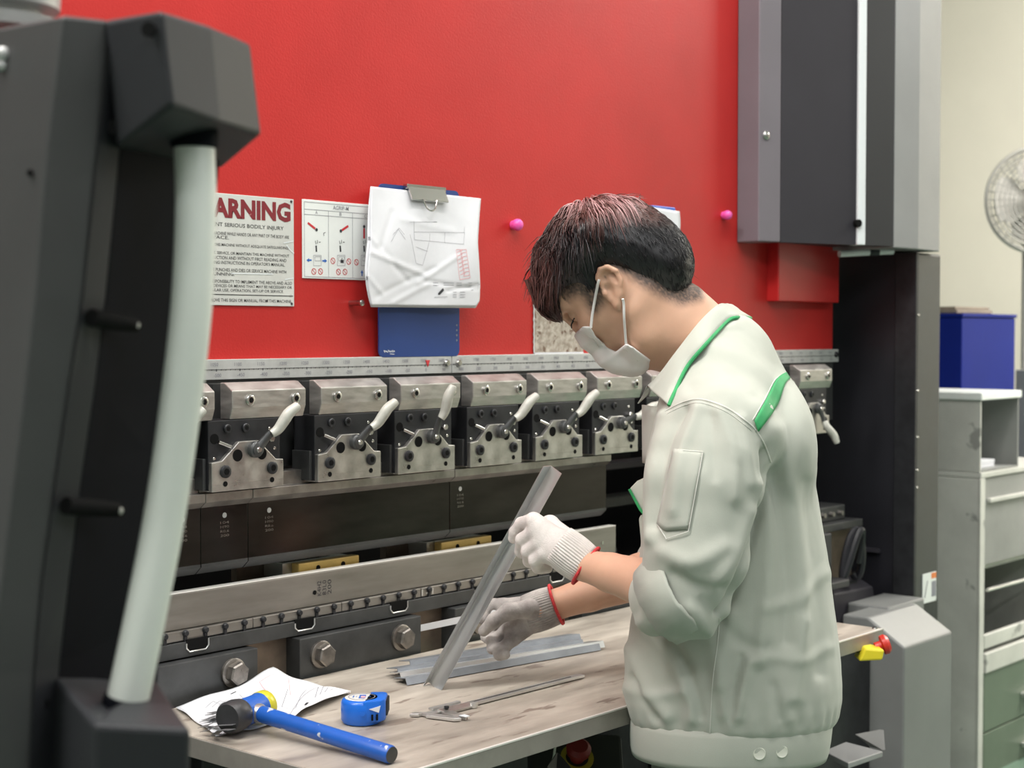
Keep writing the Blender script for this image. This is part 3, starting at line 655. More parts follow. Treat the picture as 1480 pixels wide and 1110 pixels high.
# ------------------------------------------------------------------ punch holders
def holder(x0, lower, lever_deg, lab):
    g = root('punch_holder', lab, 'clamp', (x0 + 0.079, 2.04, H(-0.258)), group='punch holders along the ram')
    o = lambda n, ge, m, par=g, s=False, **k: obj(n, ge, m, par, s, **k)
    blk = o('mounting_block', prism_x([(2.032, H(-0.083)), (2.020, H(-0.083)), (2.000, H(-0.096)), (2.000, H(-0.124)), (2.007, H(-0.143)), (2.032, H(-0.143))], x0, x0 + 0.158, 0.0015), M_steel)
    def socket(x, z, y, r, par, m=M_chrome):
        s = o('socket_screw', lathe((x, y, H(z)), (0, -1, 0), [(r, 0), (r, 0.003), (r * 0.82, 0.0042), (r * 0.5, 0.0042), (r * 0.5, 0.002)], 18), m, par, True)
        o('hex_socket', lathe((x, y, H(z)), (0, -1, 0), [(r * 0.52, 0.0036), (r * 0.52, 0.0044)], 6), M_hole, s if par is g else par)
    for dx in (0.036, 0.134): socket(x0 + dx, -0.112, 2.000, 0.0092, blk)
    o('hanger_plate', box(x0 + 0.004, x0 + 0.165, 2.055, 2.082, H(-0.150), H(-0.086)), M_gun)
    xl = x0 + lower
    body = o('clamp_body', box(xl, xl + 0.150, 2.006, 2.06, H(-0.257), H(-0.1435), 0.0012), M_blackox)
    o('clamp_side_cap', box(xl - 0.006, xl - 0.0002, 2.012, 2.058, H(-0.256), H(-0.205), 0.001), M_gun)
    Z = lambda z: H(z)
    fp = o('front_plate', prism_y([(xl, Z(-0.2585)), (xl, Z(-0.211)), (xl + 0.021, Z(-0.2085)), (xl + 0.056, Z(-0.179)), (xl + 0.097, Z(-0.179)), (xl + 0.134, Z(-0.212)), (xl + 0.150, Z(-0.213)), (xl + 0.150, Z(-0.2585))], 1.997, 2.006, 0.0012), M_plate)
    o('front_plate_lip', prism_x([(1.9965, H(-0.246)), (2.010, H(-0.2585)), (2.03, H(-0.2585)), (2.03, H(-0.246))], xl + 0.0005, xl + 0.1495), M_plate)
    for dx in (0.0525, 0.1035): o('plate_hole', lathe((xl + dx, 1.997, H(-0.2015)), (0, -1, 0), [(0.0100, 0), (0.0100, 0.0006)], 18), M_hole, fp)
    for dx in (0.027, 0.125):
        socket(xl + dx, -0.2265, 1.997, 0.0105, fp, M_blackox)
        o('plate_pin_hole', lathe((xl + dx, 1.997, H(-0.2465)), (0, -1, 0), [(0.0045, 0), (0.0045, 0.0006)], 12), M_hole, fp)
    for dx in (0.038, 0.076): socket(xl + dx, -0.1575, 2.006, 0.0075, body, M_blackox)
    o('body_hole', lathe((xl + 0.0125, 2.006, H(-0.173)), (0, -1, 0), [(0.0085, 0), (0.0085, 0.0006)], 16), M_hole, body)
    o('release_pin', cyl((xl + 0.018, 2.002, H(-0.178)), (xl + 0.040, 1.998, H(-0.187)), 0.0032, 10), M_chrome, body, True)
    o('locking_nut', hexhead((xl + 0.128, 2.006, H(-0.178)), (0, -1, 0), 0.006, 0.008), M_chrome, body)
    for dx, dz in ((0.012, -0.205), (0.139, -0.195), (0.128, -0.161)): o('rivet', lathe((xl + dx, 2.006, H(dz)), (0, -1, 0), [(0.003, 0), (0.0022, 0.0012)], 10), M_chrome, body, True)
    # lever: its own pivot
    hub = Vector((xl + 0.0865, 1.997, H(-0.1935)))
    lv = bpy.data.objects.new('lever', None); 
    hubg = lathe((0, 0, 0), (0, -1, 0), [(0.0135, 0), (0.0135, 0.008), (0.0105, 0.0105), (0.0105, 0.013), (0.005, 0.0145)], 22)
    arm = tube([(0, -0.009, 0), (0.003, -0.011, 0.016), (0.006, -0.014, 0.032), (0.009, -0.018, 0.040)], [0.0095, 0.0080, 0.0068, 0.0062], 10, flat=0.6)
    me = bpy.data.meshes.new('lever'); gg = join(hubg, arm); me.from_pydata([tuple(v) for v in gg[0]], [], gg[1]); me.materials.append(M_gun)
    bmx = bmesh.new(); bmx.from_mesh(me); bmesh.ops.recalc_face_normals(bmx, faces=bmx.faces); bmx.to_mesh(me); bmx.free()
    me.polygons.foreach_set('use_smooth', [True] * len(me.polygons)); me.set_sharp_from_angle(angle=0.6)
    bpy.data.objects.remove(lv); lv = bpy.data.objects.new('lever', me); COL.objects.link(lv); lv.parent = g
    lv.location = TM[g].inverted() @ hub; lv.rotation_euler = (0, math.radians(lever_deg), 0); TM[lv] = Matrix.Identity(4)
    gp = smooth_path([(0.0075, -0.0165, 0.034), (0.012, -0.021, 0.046), (0.011, -0.027, 0.062), (0.010, -0.032, 0.076), (0.014, -0.036, 0.089), (0.016, -0.038, 0.096)], 4)
    R = [0.0070 + 0.0028 * math.sin(PI * min(1, i / (len(gp) - 1) * 1.05)) for i in range(len(gp))]; R[-1] = 0.0045
    grip = obj('grip', tube(gp, R, 12), M_grip, None, True); 
    for v in grip.data.vertices: v.co += grip.location
    grip.location = (0, 0, 0); grip.parent = lv; grip['label'] = 'pale grey lever grip'
    pivot = obj('pivot_screw', lathe((0, -0.0145, 0), (0, -1, 0), [(0.005, 0), (0.004, 0.002)], 12), M_chrome, None, True)
    for v in pivot.data.vertices: v.co += pivot.location
    pivot.location = (0, 0, 0); pivot.parent = lv
    return g
HX = 1.599; HP = 0.1935
names = ['punch clamp half hidden behind the white handle tube, cut at its left',
         'punch clamp nearest the pendant with its lever leaning right, fully in view',
         'second fully visible punch clamp from the pendant, below the AGRIP sign',
         'punch clamp with its lever standing upright, under the blue clipboard',
         'punch clamp with leaning lever, above the top end of the angle bar',
         'punch clamp with leaning lever, below the peeled label',
         'punch clamp right before the man\'s chest, lever nearly level']
names[2] = 'second fully visible punch clamp from the pendant, left of the upright lever'
P0 = holder(HX - HP, -0.046, 32, names[0])
P1 = holder(HX, -0.045, 32, names[1])
P2 = holder(HX + HP, -0.011, 33, names[2])
index_kids()
def again(i, deg, lab, x=None):
    c = copy_tree(P2); c.location.x = P2.location.x + (HP * (i - 1) if x is None else x - (HX + HP)); c['label'] = lab
    for o in bpy.data.objects:
        if o.parent == c and o.name.startswith('lever'): o.rotation_euler = (0, math.radians(deg), 0)
    return c
again(2, 2, names[3]); again(3, 34, names[4]); again(4, 33, names[5]); again(5, 58, names[6])
for i_, lab_ in ((6, 'first punch clamp standing behind the man\'s chest, hidden by him'), (7, 'middle punch clamp of three hidden behind the man'), (8, 'third punch clamp hidden behind the man\'s back')): again(i_, 33, lab_)
again(9, 148, 'last punch clamp at the far right end of the ram, lever hanging down', x=3.392)

# ================================================================== flat things on the red ram
def S(u, v, Y): return onY(u, v, Y)
YS = RY - 0.0025
WS = root('warning_sign', 'worn metal warning sign with big dark red letters on the red ram', 'sign', (S(350, 440, RY).x, RY, S(426, 443, RY).z))
xr = S(425, 365, YS).x; xl = S(266, 365, YS).x; ztp = S(424, 288, YS).z; zbt = S(426, 443, YS).z
bm = g2bm(prism_y([(xl, zbt), (xr, zbt), (xr, ztp), (xl, ztp)], YS, RY - 0.0002))
obj('sign_plate', bevel(bm2g(bm), 0.0008), M_signw, WS)
YL = YS - 0.0004
def sline(t, u0, u1, v, h, m, b=0.0, ref=None):
    x0 = xl + 0.012 if u0 is None else S(u0, v, YL).x; x1 = S(u1, v, YL).x; zc = S(ref or u1, v, YL).z
    return text_fit(t, (0, YL, zc - h / 2), EX, EZ, x0, x1, 0, h, b)
zg0, zg1 = S(419, 321.5, YL).z, S(419, 293.5, YL).z
obj('warning_lettering', text_fit('WARNING', (0, YL, zg0), EX, EZ, xl + 0.012, S(420, 300, YL).x, 0, zg1 - zg0, 0.045), M_signred, WS)
L_ = [sline('TO PREVENT SERIOUS BODILY INJURY', None, 410, 331, 0.0085, 0, 0.004)]
for t, ur, v in (('NEVER OPERATE MACHINE WHILE HANDS OR ANY PART OF THE BODY ARE', 418, 343), ('IN DIE SPACE.', 331, 343.6), ('NEVER OPERATE THIS MACHINE WITHOUT ADEQUATE SAFEGUARDING.', 417, 359),
                 ('NEVER OPERATE, SERVICE, OR MAINTAIN THIS MACHINE WITHOUT', 418, 370.3), ('PROPER INSTRUCTION AND WITHOUT FIRST READING AND', 414, 376.5), ("UNDERSTANDING INSTRUCTIONS IN OPERATOR'S MANUAL.", 412, 383),
                 ('NEVER REPLACE PUNCHES AND DIES OR SERVICE MACHINE WITH', 414, 393.3), ('MOTOR RUNNING.', 339, 396.5), ("EMPLOYER'S RESPONSIBILITY TO IMPLEMENT THE ABOVE AND ALSO", 422, 409.5),
                 ('PROPER DIES, DEVICES OR MEANS THAT MAY BE NECESSARY OR', 422, 416), ('ANY PARTICULAR USE, OPERATION, SET-UP OR SERVICE.', 410, 421.8), ('DO NOT REMOVE THIS SIGN OR MANUAL FROM THIS MACHINE', 421, 435.6)):
    L_.append(sline(t, None, ur, v, 0.0056, 0, 0.003))
zr = S(424, 428, YL).z; L_.append(wline((xl + 0.004, YL, zr), (xr - 0.003, YL, zr), 0.0014, (0, -1, 0)))
obj('small_lettering', join(*L_), M_signblk, WS, kind='stuff')
for v in (291.5, 439): q = S(421, v, YS); obj('sign_rivet', lathe((xr - 0.006, YS, q.z), (0, -1, 0), [(0.0026, 0), (0.002, 0.0012)], 10), M_inkd, WS, True)
for (u0, v0, u1, v1) in ((410, 351.5, 424, 348.5), (414, 354, 420, 362), (334, 395.2, 395, 396.2), (412, 404, 424, 402), (420, 362, 425, 366)):
    a, b = S(u0, v0, YL), S(u1, v1, YL); obj('scratch', wline(a, b, 0.0016, (0, -1, 0), 0.0003), M_white, WS)

AS = root('instruction_sign', 'white pictogram sign headed AGRIP-M with three lettered columns', 'sign', (S(490, 400, RY).x, RY, S(440, 400, RY).z))
a, b = S(437, 287.5, YS), S(437, 402, YS); xq = S(549, 340, YS).x
obj('sign_plate', box(a.x, xq, YS, RY - 0.0002, b.z, a.z, 0.0008), M_signw2, AS)
def col(u): return S(u, 340, YL).x
z = lambda u, v: S(u, v, YL).z
fr = []
zt_, zh1, zh2, zb_ = z(440, 291.5), z(440, 302), z(440, 309.5), z(440, 399.5)
xs = [col(440), col(474.8), col(509.6), xq - 0.005]
for zz in (zt_, zh1, zh2, zb_): fr.append(wline((xs[0], YL, zz), (xs[-1], YL, zz), 0.0008, (0, -1, 0)))
for i, xx in enumerate(xs): fr.append(wline((xx, YL, zb_), (xx, YL, zt_ if i in (0, 3) else zh1), 0.0008, (0, -1, 0)))
fr.append(text_fit('AGRIP-M', (0, YL, zh1 + 0.003), EX, EZ, col(481.5), col(504), 0, 0.0075, 0.006))
for i, t in enumerate('ABC'): fr.append(text_fit(t, (0, YL, zh2 + 0.002), EX, EZ, (xs[i] + xs[i + 1]) / 2 - 0.0028, (xs[i] + xs[i + 1]) / 2 + 0.0028, 0, 0.0055, 0.004))
blk, red, blue = [], [], []
def P2d(u, v): return Vector((col(u), YL, z(u, v)))
def ring(c, r, w):
    n = 20; V = []; 
    for i in range(n): t = 2 * PI * i / n; V += [c + Vector((math.cos(t) * (r - w), 0, math.sin(t) * (r - w))), c + Vector((math.cos(t) * r, 0, math.sin(t) * r))]
    return V, [(2 * i, 2 * i + 1, (2 * i + 3) % (2 * n), (2 * i + 2) % (2 * n)) for i in range(n)]
def disc(c, r, n=14): return [c + Vector((math.cos(2 * PI * i / n) * r, 0, math.sin(2 * PI * i / n) * r)) for i in range(n)], [tuple(range(n))]
for hub, tip in (((457.5, 332), (445, 322)), ((492.6, 333.8), (503.5, 326.6)), ((526.3, 327.5), (526.3, 344.6))):
    h_, t_ = P2d(*hub), P2d(*tip); red.append(wline(h_.lerp(t_, 0.15), t_, 0.0042, (0, -1, 0))); blk.append(disc(h_ + Vector((0, -0.0002, 0)), 0.0030))
for u in (456.8, 491.6, 526): 
    for (du, dv, eu, ev, w) in ((0, 355, 0.6, 364, 0.0036), (-1, 348, 0, 353, 0.0012), (2, 347, 2, 352, 0.0012), (4, 350, 6.5, 350, 0.0012)):
        blk.append(wline(P2d(u + du, dv), P2d(u + eu, ev), w, (0, -1, 0)))
blk.append(wline(P2d(467.5, 337), P2d(470.5, 336), 0.001, (0, -1, 0))); blk.append(wline(P2d(468, 337), P2d(468, 341), 0.001, (0, -1, 0)))
def sq(u0, v0, u1, v1):
    a, b, c, d = P2d(u0, v0), P2d(u1, v0), P2d(u1, v1), P2d(u0, v1); return [wline(a, b, .0007, (0, -1, 0)), wline(b, c, .0007, (0, -1, 0)), wline(c, d, .0007, (0, -1, 0)), wline(d, a, .0007, (0, -1, 0))]
for u in (453, 487.5, 522): fr += sq(u, 369, u + 11, 384) + sq(u + 2, 371, u + 10, 377)
blk += [box(P2d(492, 380).x, P2d(496.5, 380).x, YL - 0.0002, YL, P2d(494, 380).z, P2d(494, 375.5).z)]; blk.append(ring(P2d(494.2, 374.7), 0.0021, 0.0008))
for u, v in ((453.5, 392.4), (463, 392.4), (481, 377), (504, 378), (489, 393), (498.4, 393), (515, 379)):
    c = P2d(u, v); red.append(ring(c, 0.0058, 0.0013)); red.append(wline(c + Vector((-0.0036, 0, 0.0036)), c + Vector((0.0036, 0, -0.0036)), 0.0011, (0, -1, 0)))
def arrow(a, b):
    a, b = Vector(a), Vector(b); d = (b - a).normalized(); s = d.cross(Vector((0, -1, 0))); m = a.lerp(b, 0.5)
    return [a - s * .0014, m - s * .0014, m - s * .0036, b, m + s * .0036, m + s * .0014, a + s * .0014], [(0, 1, 2, 3, 4, 5, 6)]
blue += [arrow(P2d(450.3, 376), P2d(442.7, 376)), arrow(P2d(465.6, 377), P2d(472.6, 377)), arrow(P2d(523, 399), P2d(523, 390))]
obj('sign_frame_lines', join(*fr), M_ink, AS); obj('black_symbols', join(*blk), M_inkd, AS); obj('red_symbols', join(*red), M_symred, AS); obj('blue_arrows', join(*blue), M_symblue, AS)

# clipboard with papers
CB = root('clipboard', 'tall blue clipboard hanging on the red ram behind white papers', 'clipboard', (2.12, RY, H(-0.045)))
yb = RY - 0.018
cbx0, cbx1 = S(548, 480, yb).x, S(664, 480, yb).x; cz0, cz1 = S(600, 516, yb).z, S(600, 270, yb).z
rr = [(cx_ + 0.012 * math.cos(t), cz_ + 0.012 * math.sin(t)) for cx_, cz_, t0 in ((cbx1 - .012, cz1 - .012, 0), (cbx0 + .012, cz1 - .012, PI / 2), (cbx0 + .012, cz0 + .012, PI), (cbx1 - .012, cz0 + .012, 1.5 * PI)) for t in [t0 + PI / 2 * k / 5 for k in range(6)]]
obj('board', prism_y(rr, yb, yb + 0.003), M_blueboard, CB)
obj('board_magnets', join(*[lathe((cbx0 + 0.05 + 0.1 * i, RY, cz1 - 0.05 - 0.2 * j), (0, -1, 0), [(0.01, 0), (0.01, 0.015)], 12) for i in (0, 1) for j in (0, 1)]), M_blackox, CB)
cl0, cl1 = S(584, 285, yb).x, S(637, 285, yb).x
obj('clip', join(prism_x([(yb - 0.004, cz1 + 0.002), (yb - 0.012, cz1 - 0.002), (yb - 0.022, cz1 - 0.026), (yb - 0.019, cz1 - 0.028), (yb - 0.008, cz1 - 0.004), (yb - 0.0005, cz1 - 0.002)], cl0, cl1, 0.0008),
                 box(cl0 - 0.003, cl1 + 0.003, yb - 0.012, yb, cz1 - 0.006, cz1 + 0.003, 0.001)), M_chrome, CB)
xm = (cl0 + cl1) / 2 - 0.003
obj('clip_loop', tube(smooth_path([(xm - 0.019, yb - 0.023, cz1 - 0.024), (xm - 0.012, yb - 0.025, cz1 - 0.040), (xm, yb - 0.026, cz1 - 0.046), (xm + 0.012, yb - 0.025, cz1 - 0.040), (xm + 0.019, yb - 0.023, cz1 - 0.024)]), 0.0016, 8), M_chrome, CB, True)
obj('board_logo', join(text_fit('Suntory', (0, yb - 0.0004, 0), EX, EZ, S(555, 508, yb).x, S(570, 508, yb).x, S(560, 510, yb).z, S(560, 506, yb).z, 0.004)) if False else
    join(*[wline(S(555 + 2 * k, 506 + (k % 3) * 0.7, yb - 0.0004), S(556.4 + 2 * k, 509.5 - (k % 2), yb - 0.0004), 0.0016, (0, -1, 0)) for k in range(8)] + [wline(S(563.5, 511.5, yb - 0.0004), S(570, 512, yb - 0.0004), 0.001, (0, -1, 0))]), M_white, CB)
for k in range(4): q = S(660, 470 + 7.3 * k, yb); obj('board_dot', lathe((q.x, yb, q.z), (0, -1, 0), [(0.002, 0), (0.002, 0.0005)], 8), M_ink, CB)

def paper_edge(t):                             # left and right edge columns of the top sheet, t from top (0) to bottom (1)
    l = np.interp(t, [0, .2, .45, .7, .85, 1], [536.5, 535, 535.5, 531, 532, 537]); r = np.interp(t, [0, .15, .4, .6, .8, .95, 1], [695, 693, 690.5, 692.5, 694, 693, 688])
    top = lambda s: 269.5 + 17.5 * s; bot = lambda s: 441.5 + 1.5 * s
    return l, r, top, bot
def creases(s, t):
    h = 0.0
    for (s0, t0, s1, t1, w, a) in ((0.02, .55, .5, .72, .018, .0035), (.1, .5, .35, .78, .02, -.003), (.45, .80, .80, .55, .02, .0028), (.5, .78, 1, .84, .015, -.003), (.05, .93, .6, .66, .02, -.0025),
                               (.3, .25, .75, .32, .03, .002), (.0, .42, .2, .62, .015, .003), (.55, .80, .2, .98, .02, .003), (.7, .86, .98, .80, .012, -.004), (.0, .75, .12, .9, .012, .003), (.2, .2, .1, .5, .02, -.002)):
        dx, dy = s1 - s0, t1 - t0; q = max(0, min(1, ((s - s0) * dx + (t - t0) * dy) / (dx * dx + dy * dy)))
        d = math.hypot(s - s0 - q * dx, t - t0 - q * dy); h += 0.62 * a * math.exp(-(d / w) ** 2)
    return h
def paper_pt(s, t, lift=0.0, off=0.0):
    l, r, top, bot = paper_edge(t); u = l + (r - l) * s; v = top(s) + (bot(s) - top(s)) * t
    y = yb - 0.007 - 0.016 * math.sin(min(1, t * 1.15) * PI * 0.6) - 0.010 * abs(s - 0.45) ** 1.5 * (0.4 + t) + 0.002 * math.sin(9 * s + 5 * t) - creases(s, t)
    return onY(u, v, y - lift + off)
papers = root('paper_sheaf', 'crumpled white drawing sheets clipped to the blue clipboard', 'paper', (2.12, RY - 0.03, H(0.05)))
N = 56
obj('top_sheet', solid(grid([[paper_pt(j / N, i / N) for j in range(N + 1)] for i in range(N + 1)]), 0.0004), M_paper, papers, 'all')
low = []
for i in range(25):
    row = []
    for j in range(25):
        p_ = paper_pt(j / 24, i / 24, 0, 0.0035); t = i / 24
        p_.x += -0.006 * math.sin(t * PI) - 0.002; p_.z -= 0.003 * (t > 0.9); row.append(p_)
    low.append(row)
obj('under_sheet', solid(grid(low), 0.0004), M_paper, papers, 'all')
def pline(pts, w, m_list):
    pts2 = []
    for a, b in zip(pts[:-1], pts[1:]):
        for k in range(8): pts2.append((a[0] + (b[0] - a[0]) * k / 8, a[1] + (b[1] - a[1]) * k / 8))
    pts2.append(pts[-1]); Q = [paper_pt(s, t, 0.0012) for s, t in pts2]
    for a, b in zip(Q[:-1], Q[1:]): m_list.append(wline(a, b, w, (0, -1, 0)))
def pz(x, y):                                  # zoom-crop pixel -> sheet parameters
    u = 520 + x / 5.285; v = 250 + y / 5.285
    t = (v - 278) / 164; l, r, top, bot = paper_edge(min(1, max(0, t))); s = (u - l) / (r - l); t = (v - top(s)) / (bot(s) - top(s)); return s, t
dr, rs, ik = [], [], []
for poly in ([(240, 525), (295, 430), (350, 510)], [(255, 470), (300, 420), (340, 470)], [(415, 450), (800, 455), (795, 545), (418, 510), (415, 450)], [(535, 465), (535, 525)], [(650, 455), (650, 535)], [(385, 470), (430, 690), (480, 705), (530, 530)], [(430, 565), (520, 600)], [(415, 365), (415, 450)], [(800, 410), (795, 455)], [(380, 375), (590, 375)]):
    pline([pz(*q) for q in poly], 0.0006, dr)
for y0 in (840, 858):
    for x0, x1 in ((560, 600), (640, 720), (740, 780), (830, 860)): pline([pz(x0, y0), pz(x1, y0)], 0.0009, dr)
for y0 in (910, 930, 948): pline([pz(712, y0), pz(740, y0)], 0.0010, dr); pline([pz(765, y0), pz(805, y0)], 0.0010, dr)
pline([pz(570, 948), pz(670, 946)], 0.0008, dr); pline([pz(850, 895), pz(868, 893)], 0.001, dr)
pline([pz(560, 374), pz(590, 374)], 0.001, dr)
for poly in ([(738, 585), (815, 585), (845, 800), (765, 815), (738, 585)],): pline([pz(*q) for q in poly], 0.0010, rs)
for k in range(7): pline([pz(745 + 4 * k, 605 + 29 * k), pz(780 + 4 * k, 590 + 29 * k), pz(770 + 4 * k, 615 + 29 * k), pz(815 + 4 * k, 605 + 29 * k)], 0.0012, rs)
pline([pz(605, 925), pz(640, 888)], 0.0055, ik); pline([pz(600, 928), pz(612, 915)], 0.003, ik)
obj('pencil_lines', join(*dr), M_ink, papers, kind='stuff'); obj('red_stamp', join(*rs), M_inkred, papers); obj('ink_mark', join(*ik), M_inkd, papers)

for u, v, r, lab in ((746, 325, 0.0125, 'pink round magnet on the red ram, left of the man\'s head'), (1049.5, 311, 0.0118, 'pink round magnet on the red ram, right of the man\'s head')):
    q = S(u, v, RY - 0.01)
    obj('magnet', [(g := lathe((q.x, RY - 0.0003, q.z), (0, -1, 0), [(r * 0.72, 0), (r * 0.78, 0.004), (r * 0.9, 0.008), (r, 0.013), (r * 0.93, 0.018), (r * 0.7, 0.022), (r * 0.3, 0.0238)], 22))][0], M_pink, None, True, label=lab, cat='magnet', group='pink magnets')
q = S(506, 438, RY); pn = obj('wall_pin', lathe((q.x, RY - 0.0003, q.z), (0, -1, 0), [(0.005, 0), (0.005, 0.026), (0.0058, 0.027), (0.0058, 0.032), (0.003, 0.0335)], 14), M_chrome, None, True, label='short steel peg sticking out of the red ram left of the clipboard', cat='peg')
q0, q1 = S(770, 512, RY), S(842, 437, RY)
pl = root('peeled_label', 'torn off label remains, brown and white, just above the scale strip', 'label', ((q0.x + q1.x) / 2, RY, q0.z))
bmg = []
NX, NZ = 30, 22
for i in range(NZ + 1): bmg.append([Vector((q0.x + (q1.x - q0.x) * j / NX + (0.0015 * math.sin(i * 2.1 + j) if j in (0, NX) else 0), RY - 0.0015 - 0.0007 * random.random(), q0.z + 0.001 + (q1.z - q0.z) * i / NZ)) for j in range(NX + 1)])
obj('label_residue', solid(grid(bmg), 0.0006), M_grime, pl)
obj('label_border', join(wline(q0 + Vector((0, -.0028, .002)), (q1.x, q0.y - .0028, q0.z + .002), .003, (0, -1, 0)), wline(q0 + Vector((.001, -.0028, 0)), (q0.x + .001, q0.y - .0028, q1.z), .0025, (0, -1, 0)),
                         [(q0.x + 0.003, RY - .003, q1.z - 0.018), (q0.x + 0.012, RY - .003, q1.z - .001), (q0.x + 0.018, RY - .003, q1.z - .002), (q0.x + 0.008, RY - .003, q1.z - 0.016)] and ([Vector((q0.x + 0.003, RY - .003, q1.z - 0.018)), Vector((q0.x + 0.012, RY - .003, q1.z - .001)), Vector((q0.x + 0.018, RY - .003, q1.z - .002)), Vector((q0.x + 0.008, RY - .003, q1.z - 0.016))], [(0, 1, 2, 3)])), M_paper, pl)
ta, tb = S(930, 336, RY), S(981, 303, RY - 0.01)
tg = root('paper_tag', 'small white paper tag with blue top on the red ram behind the head', 'tag', ((ta.x + tb.x) / 2, RY, ta.z))
rows = [[Vector((ta.x + (tb.x - ta.x) * j / 8 - (0.014 * (i / 8) ** 2 if j == 8 else 0.0), RY - 0.012 - 0.010 * (j / 8) ** 2 * (i / 8), tb.z - 0.004 * (j / 8) - (tb.z - ta.z) * i / 8)) for j in range(9)] for i in range(9)]
obj('tag_paper', solid(grid(rows), 0.0004), M_paper, tg, 'all')
obj('tag_clip', box(ta.x + 0.02, tb.x - 0.014, RY - 0.011, RY - 0.0005, tb.z - 0.006, tb.z + 0.004, 0.002), M_blueclip, tg)
# ================================================================== work table and what lies on it
TZ = H(-0.591)
X0, X1, Y0, Y1 = 1.383, 2.796, 1.458, 1.988
TB = root('work_table', 'low steel work table with stained top in front of the press', 'table', (2.1, 1.72, 0))
obj('tabletop', box(X0, X1, Y0 + 0.004, Y1, TZ - 0.008, TZ, 0.0012), M_tabletop, TB)
obj('front_apron', box(X0, X1, Y0, Y0 + 0.0038, TZ - 0.030, TZ - 0.0025, 0.0008), M_tabedge, TB)
obj('front_rim', box(X0, X1, Y0 - 0.0006, Y0 + 0.0042, TZ - 0.0024, TZ + 0.0006, 0.0006), M_litrim, TB)  # bright strip, the lit front edge put into its colour
obj('side_apron', box(X0 - 0.0035, X0 - 0.0002, Y0, Y1, TZ - 0.030, TZ - 0.0005, 0.0008), M_tabedge, TB)
obj('side_apron', box(X1 + 0.0002, X1 + 0.0035, Y0, Y1, TZ - 0.030, TZ - 0.0005, 0.0008), M_tabedge, TB)
obj('corner_screw', lathe((X1 - 0.01, Y0 + 0.012, TZ), (0, 0, 1), [(0.006, 0), (0.005, 0.003)], 10), M_chrome, TB, True)
for xx in (X0 + 0.10, X1 - 0.10):
    for yy in (Y0 + 0.22, Y1 - 0.06): obj('leg', box(xx - 0.02, xx + 0.02, yy - 0.02, yy + 0.02, 0, TZ - 0.0085, 0.003), M_blackox, TB)
obj('stretcher', box(X0 + 0.13, X1 - 0.13, Y1 - 0.075, Y1 - 0.045, 0.30, 0.34, 0.003), M_blackox, TB)
# emergency stop under the right end of the table
es = root('emergency_stop', 'yellow emergency stop box with red button under the table\'s right end', 'switch', tuple(W(1262, 950, 3.02)))
p = W(1256, 944, 3.0); ax = RT
bx = [p + ax * a + Vector((0, 0, c)) for a, c in ((-0.024, -0.012), (0.022, -0.010), (0.026, 0.010), (-0.012, 0.014))]
obj('housing', extr([b - FW * 0.02 for b in bx], FW * 0.05, 0.004), M_estopy, es)
obj('bracket', join(box(p.x - 0.01, p.x + 0.02, p.y + 0.02, p.y + 0.03, p.z, TZ - 0.030)), M_blackox, es)
p2 = W(1274, 936, 3.02)
obj('button', lathe(p2 - RT * 0.012, RT + Vector((0, 0, .35)), [(0.010, 0), (0.010, 0.012), (0.019, 0.014), (0.020, 0.022), (0.015, 0.028)], 18), M_estopr, es, True)
# pedestal with yellow-ringed stop under the table
pd = root('pedal_pedestal', 'dark control pedestal with red stop button in a yellow ring under the table', 'switch', tuple(Vector((W(835, 1092, 2.80).x, W(835, 1092, 2.80).y, 0))))
c = W(834, 1096, 2.80); nrm_ = (Vector((0, 0, 1)) - FW * 0.75 + RT * 0.1).normalized(); e1_ = RT.cross(nrm_).normalized(); e0_ = nrm_.cross(e1_)
fr_ = [c + e0_ * a + e1_ * b for a, b in ((-0.085, -0.06), (0.085, -0.06), (0.085, 0.045), (-0.085, 0.045))]
obj('control_box', extr([q - nrm_ * 0.07 for q in fr_], nrm_ * 0.07, 0.006), M_charcoal2, pd)
obj('post', box(c.x - 0.02, c.x + 0.02, c.y + 0.01, c.y + 0.05, 0, c.z - 0.03), M_blackox, pd)
n = 28; ri, ro = 0.021, 0.0305
obj('yellow_ring', lathe(c, nrm_, [(ri, 0.0005), (ro, 0.0005), (ro, 0.003), (ri, 0.003), (ri, 0.0005)], 28, caps=False), mat('shaded_ring_yellow', (0.42, 0.33, 0.03), 0.45), pd, True)  # shadow under the table put into this darker yellow
obj('stop_button', lathe(c, nrm_, [(0.013, 0), (0.013, 0.018), (0.022, 0.020), (0.023, 0.030), (0.016, 0.037)], 24), mat('shaded_button_red', (0.22, 0.012, 0.012), 0.45), pd, True)  # same under-table shadow put into the darker red
obj('cable', tube([W(803, 1075, 2.72), W(798, 1110, 2.72), W(797, 1130, 2.72)], 0.0022, 8), M_grip, pd, True)
obj('side_box', extr([W(790, 1108, 2.5), W(805, 1084, 2.55), W(850, 1135, 2.55), W(800, 1150, 2.5)], (0, 0, -0.06), 0.003), M_charcoal, pd)

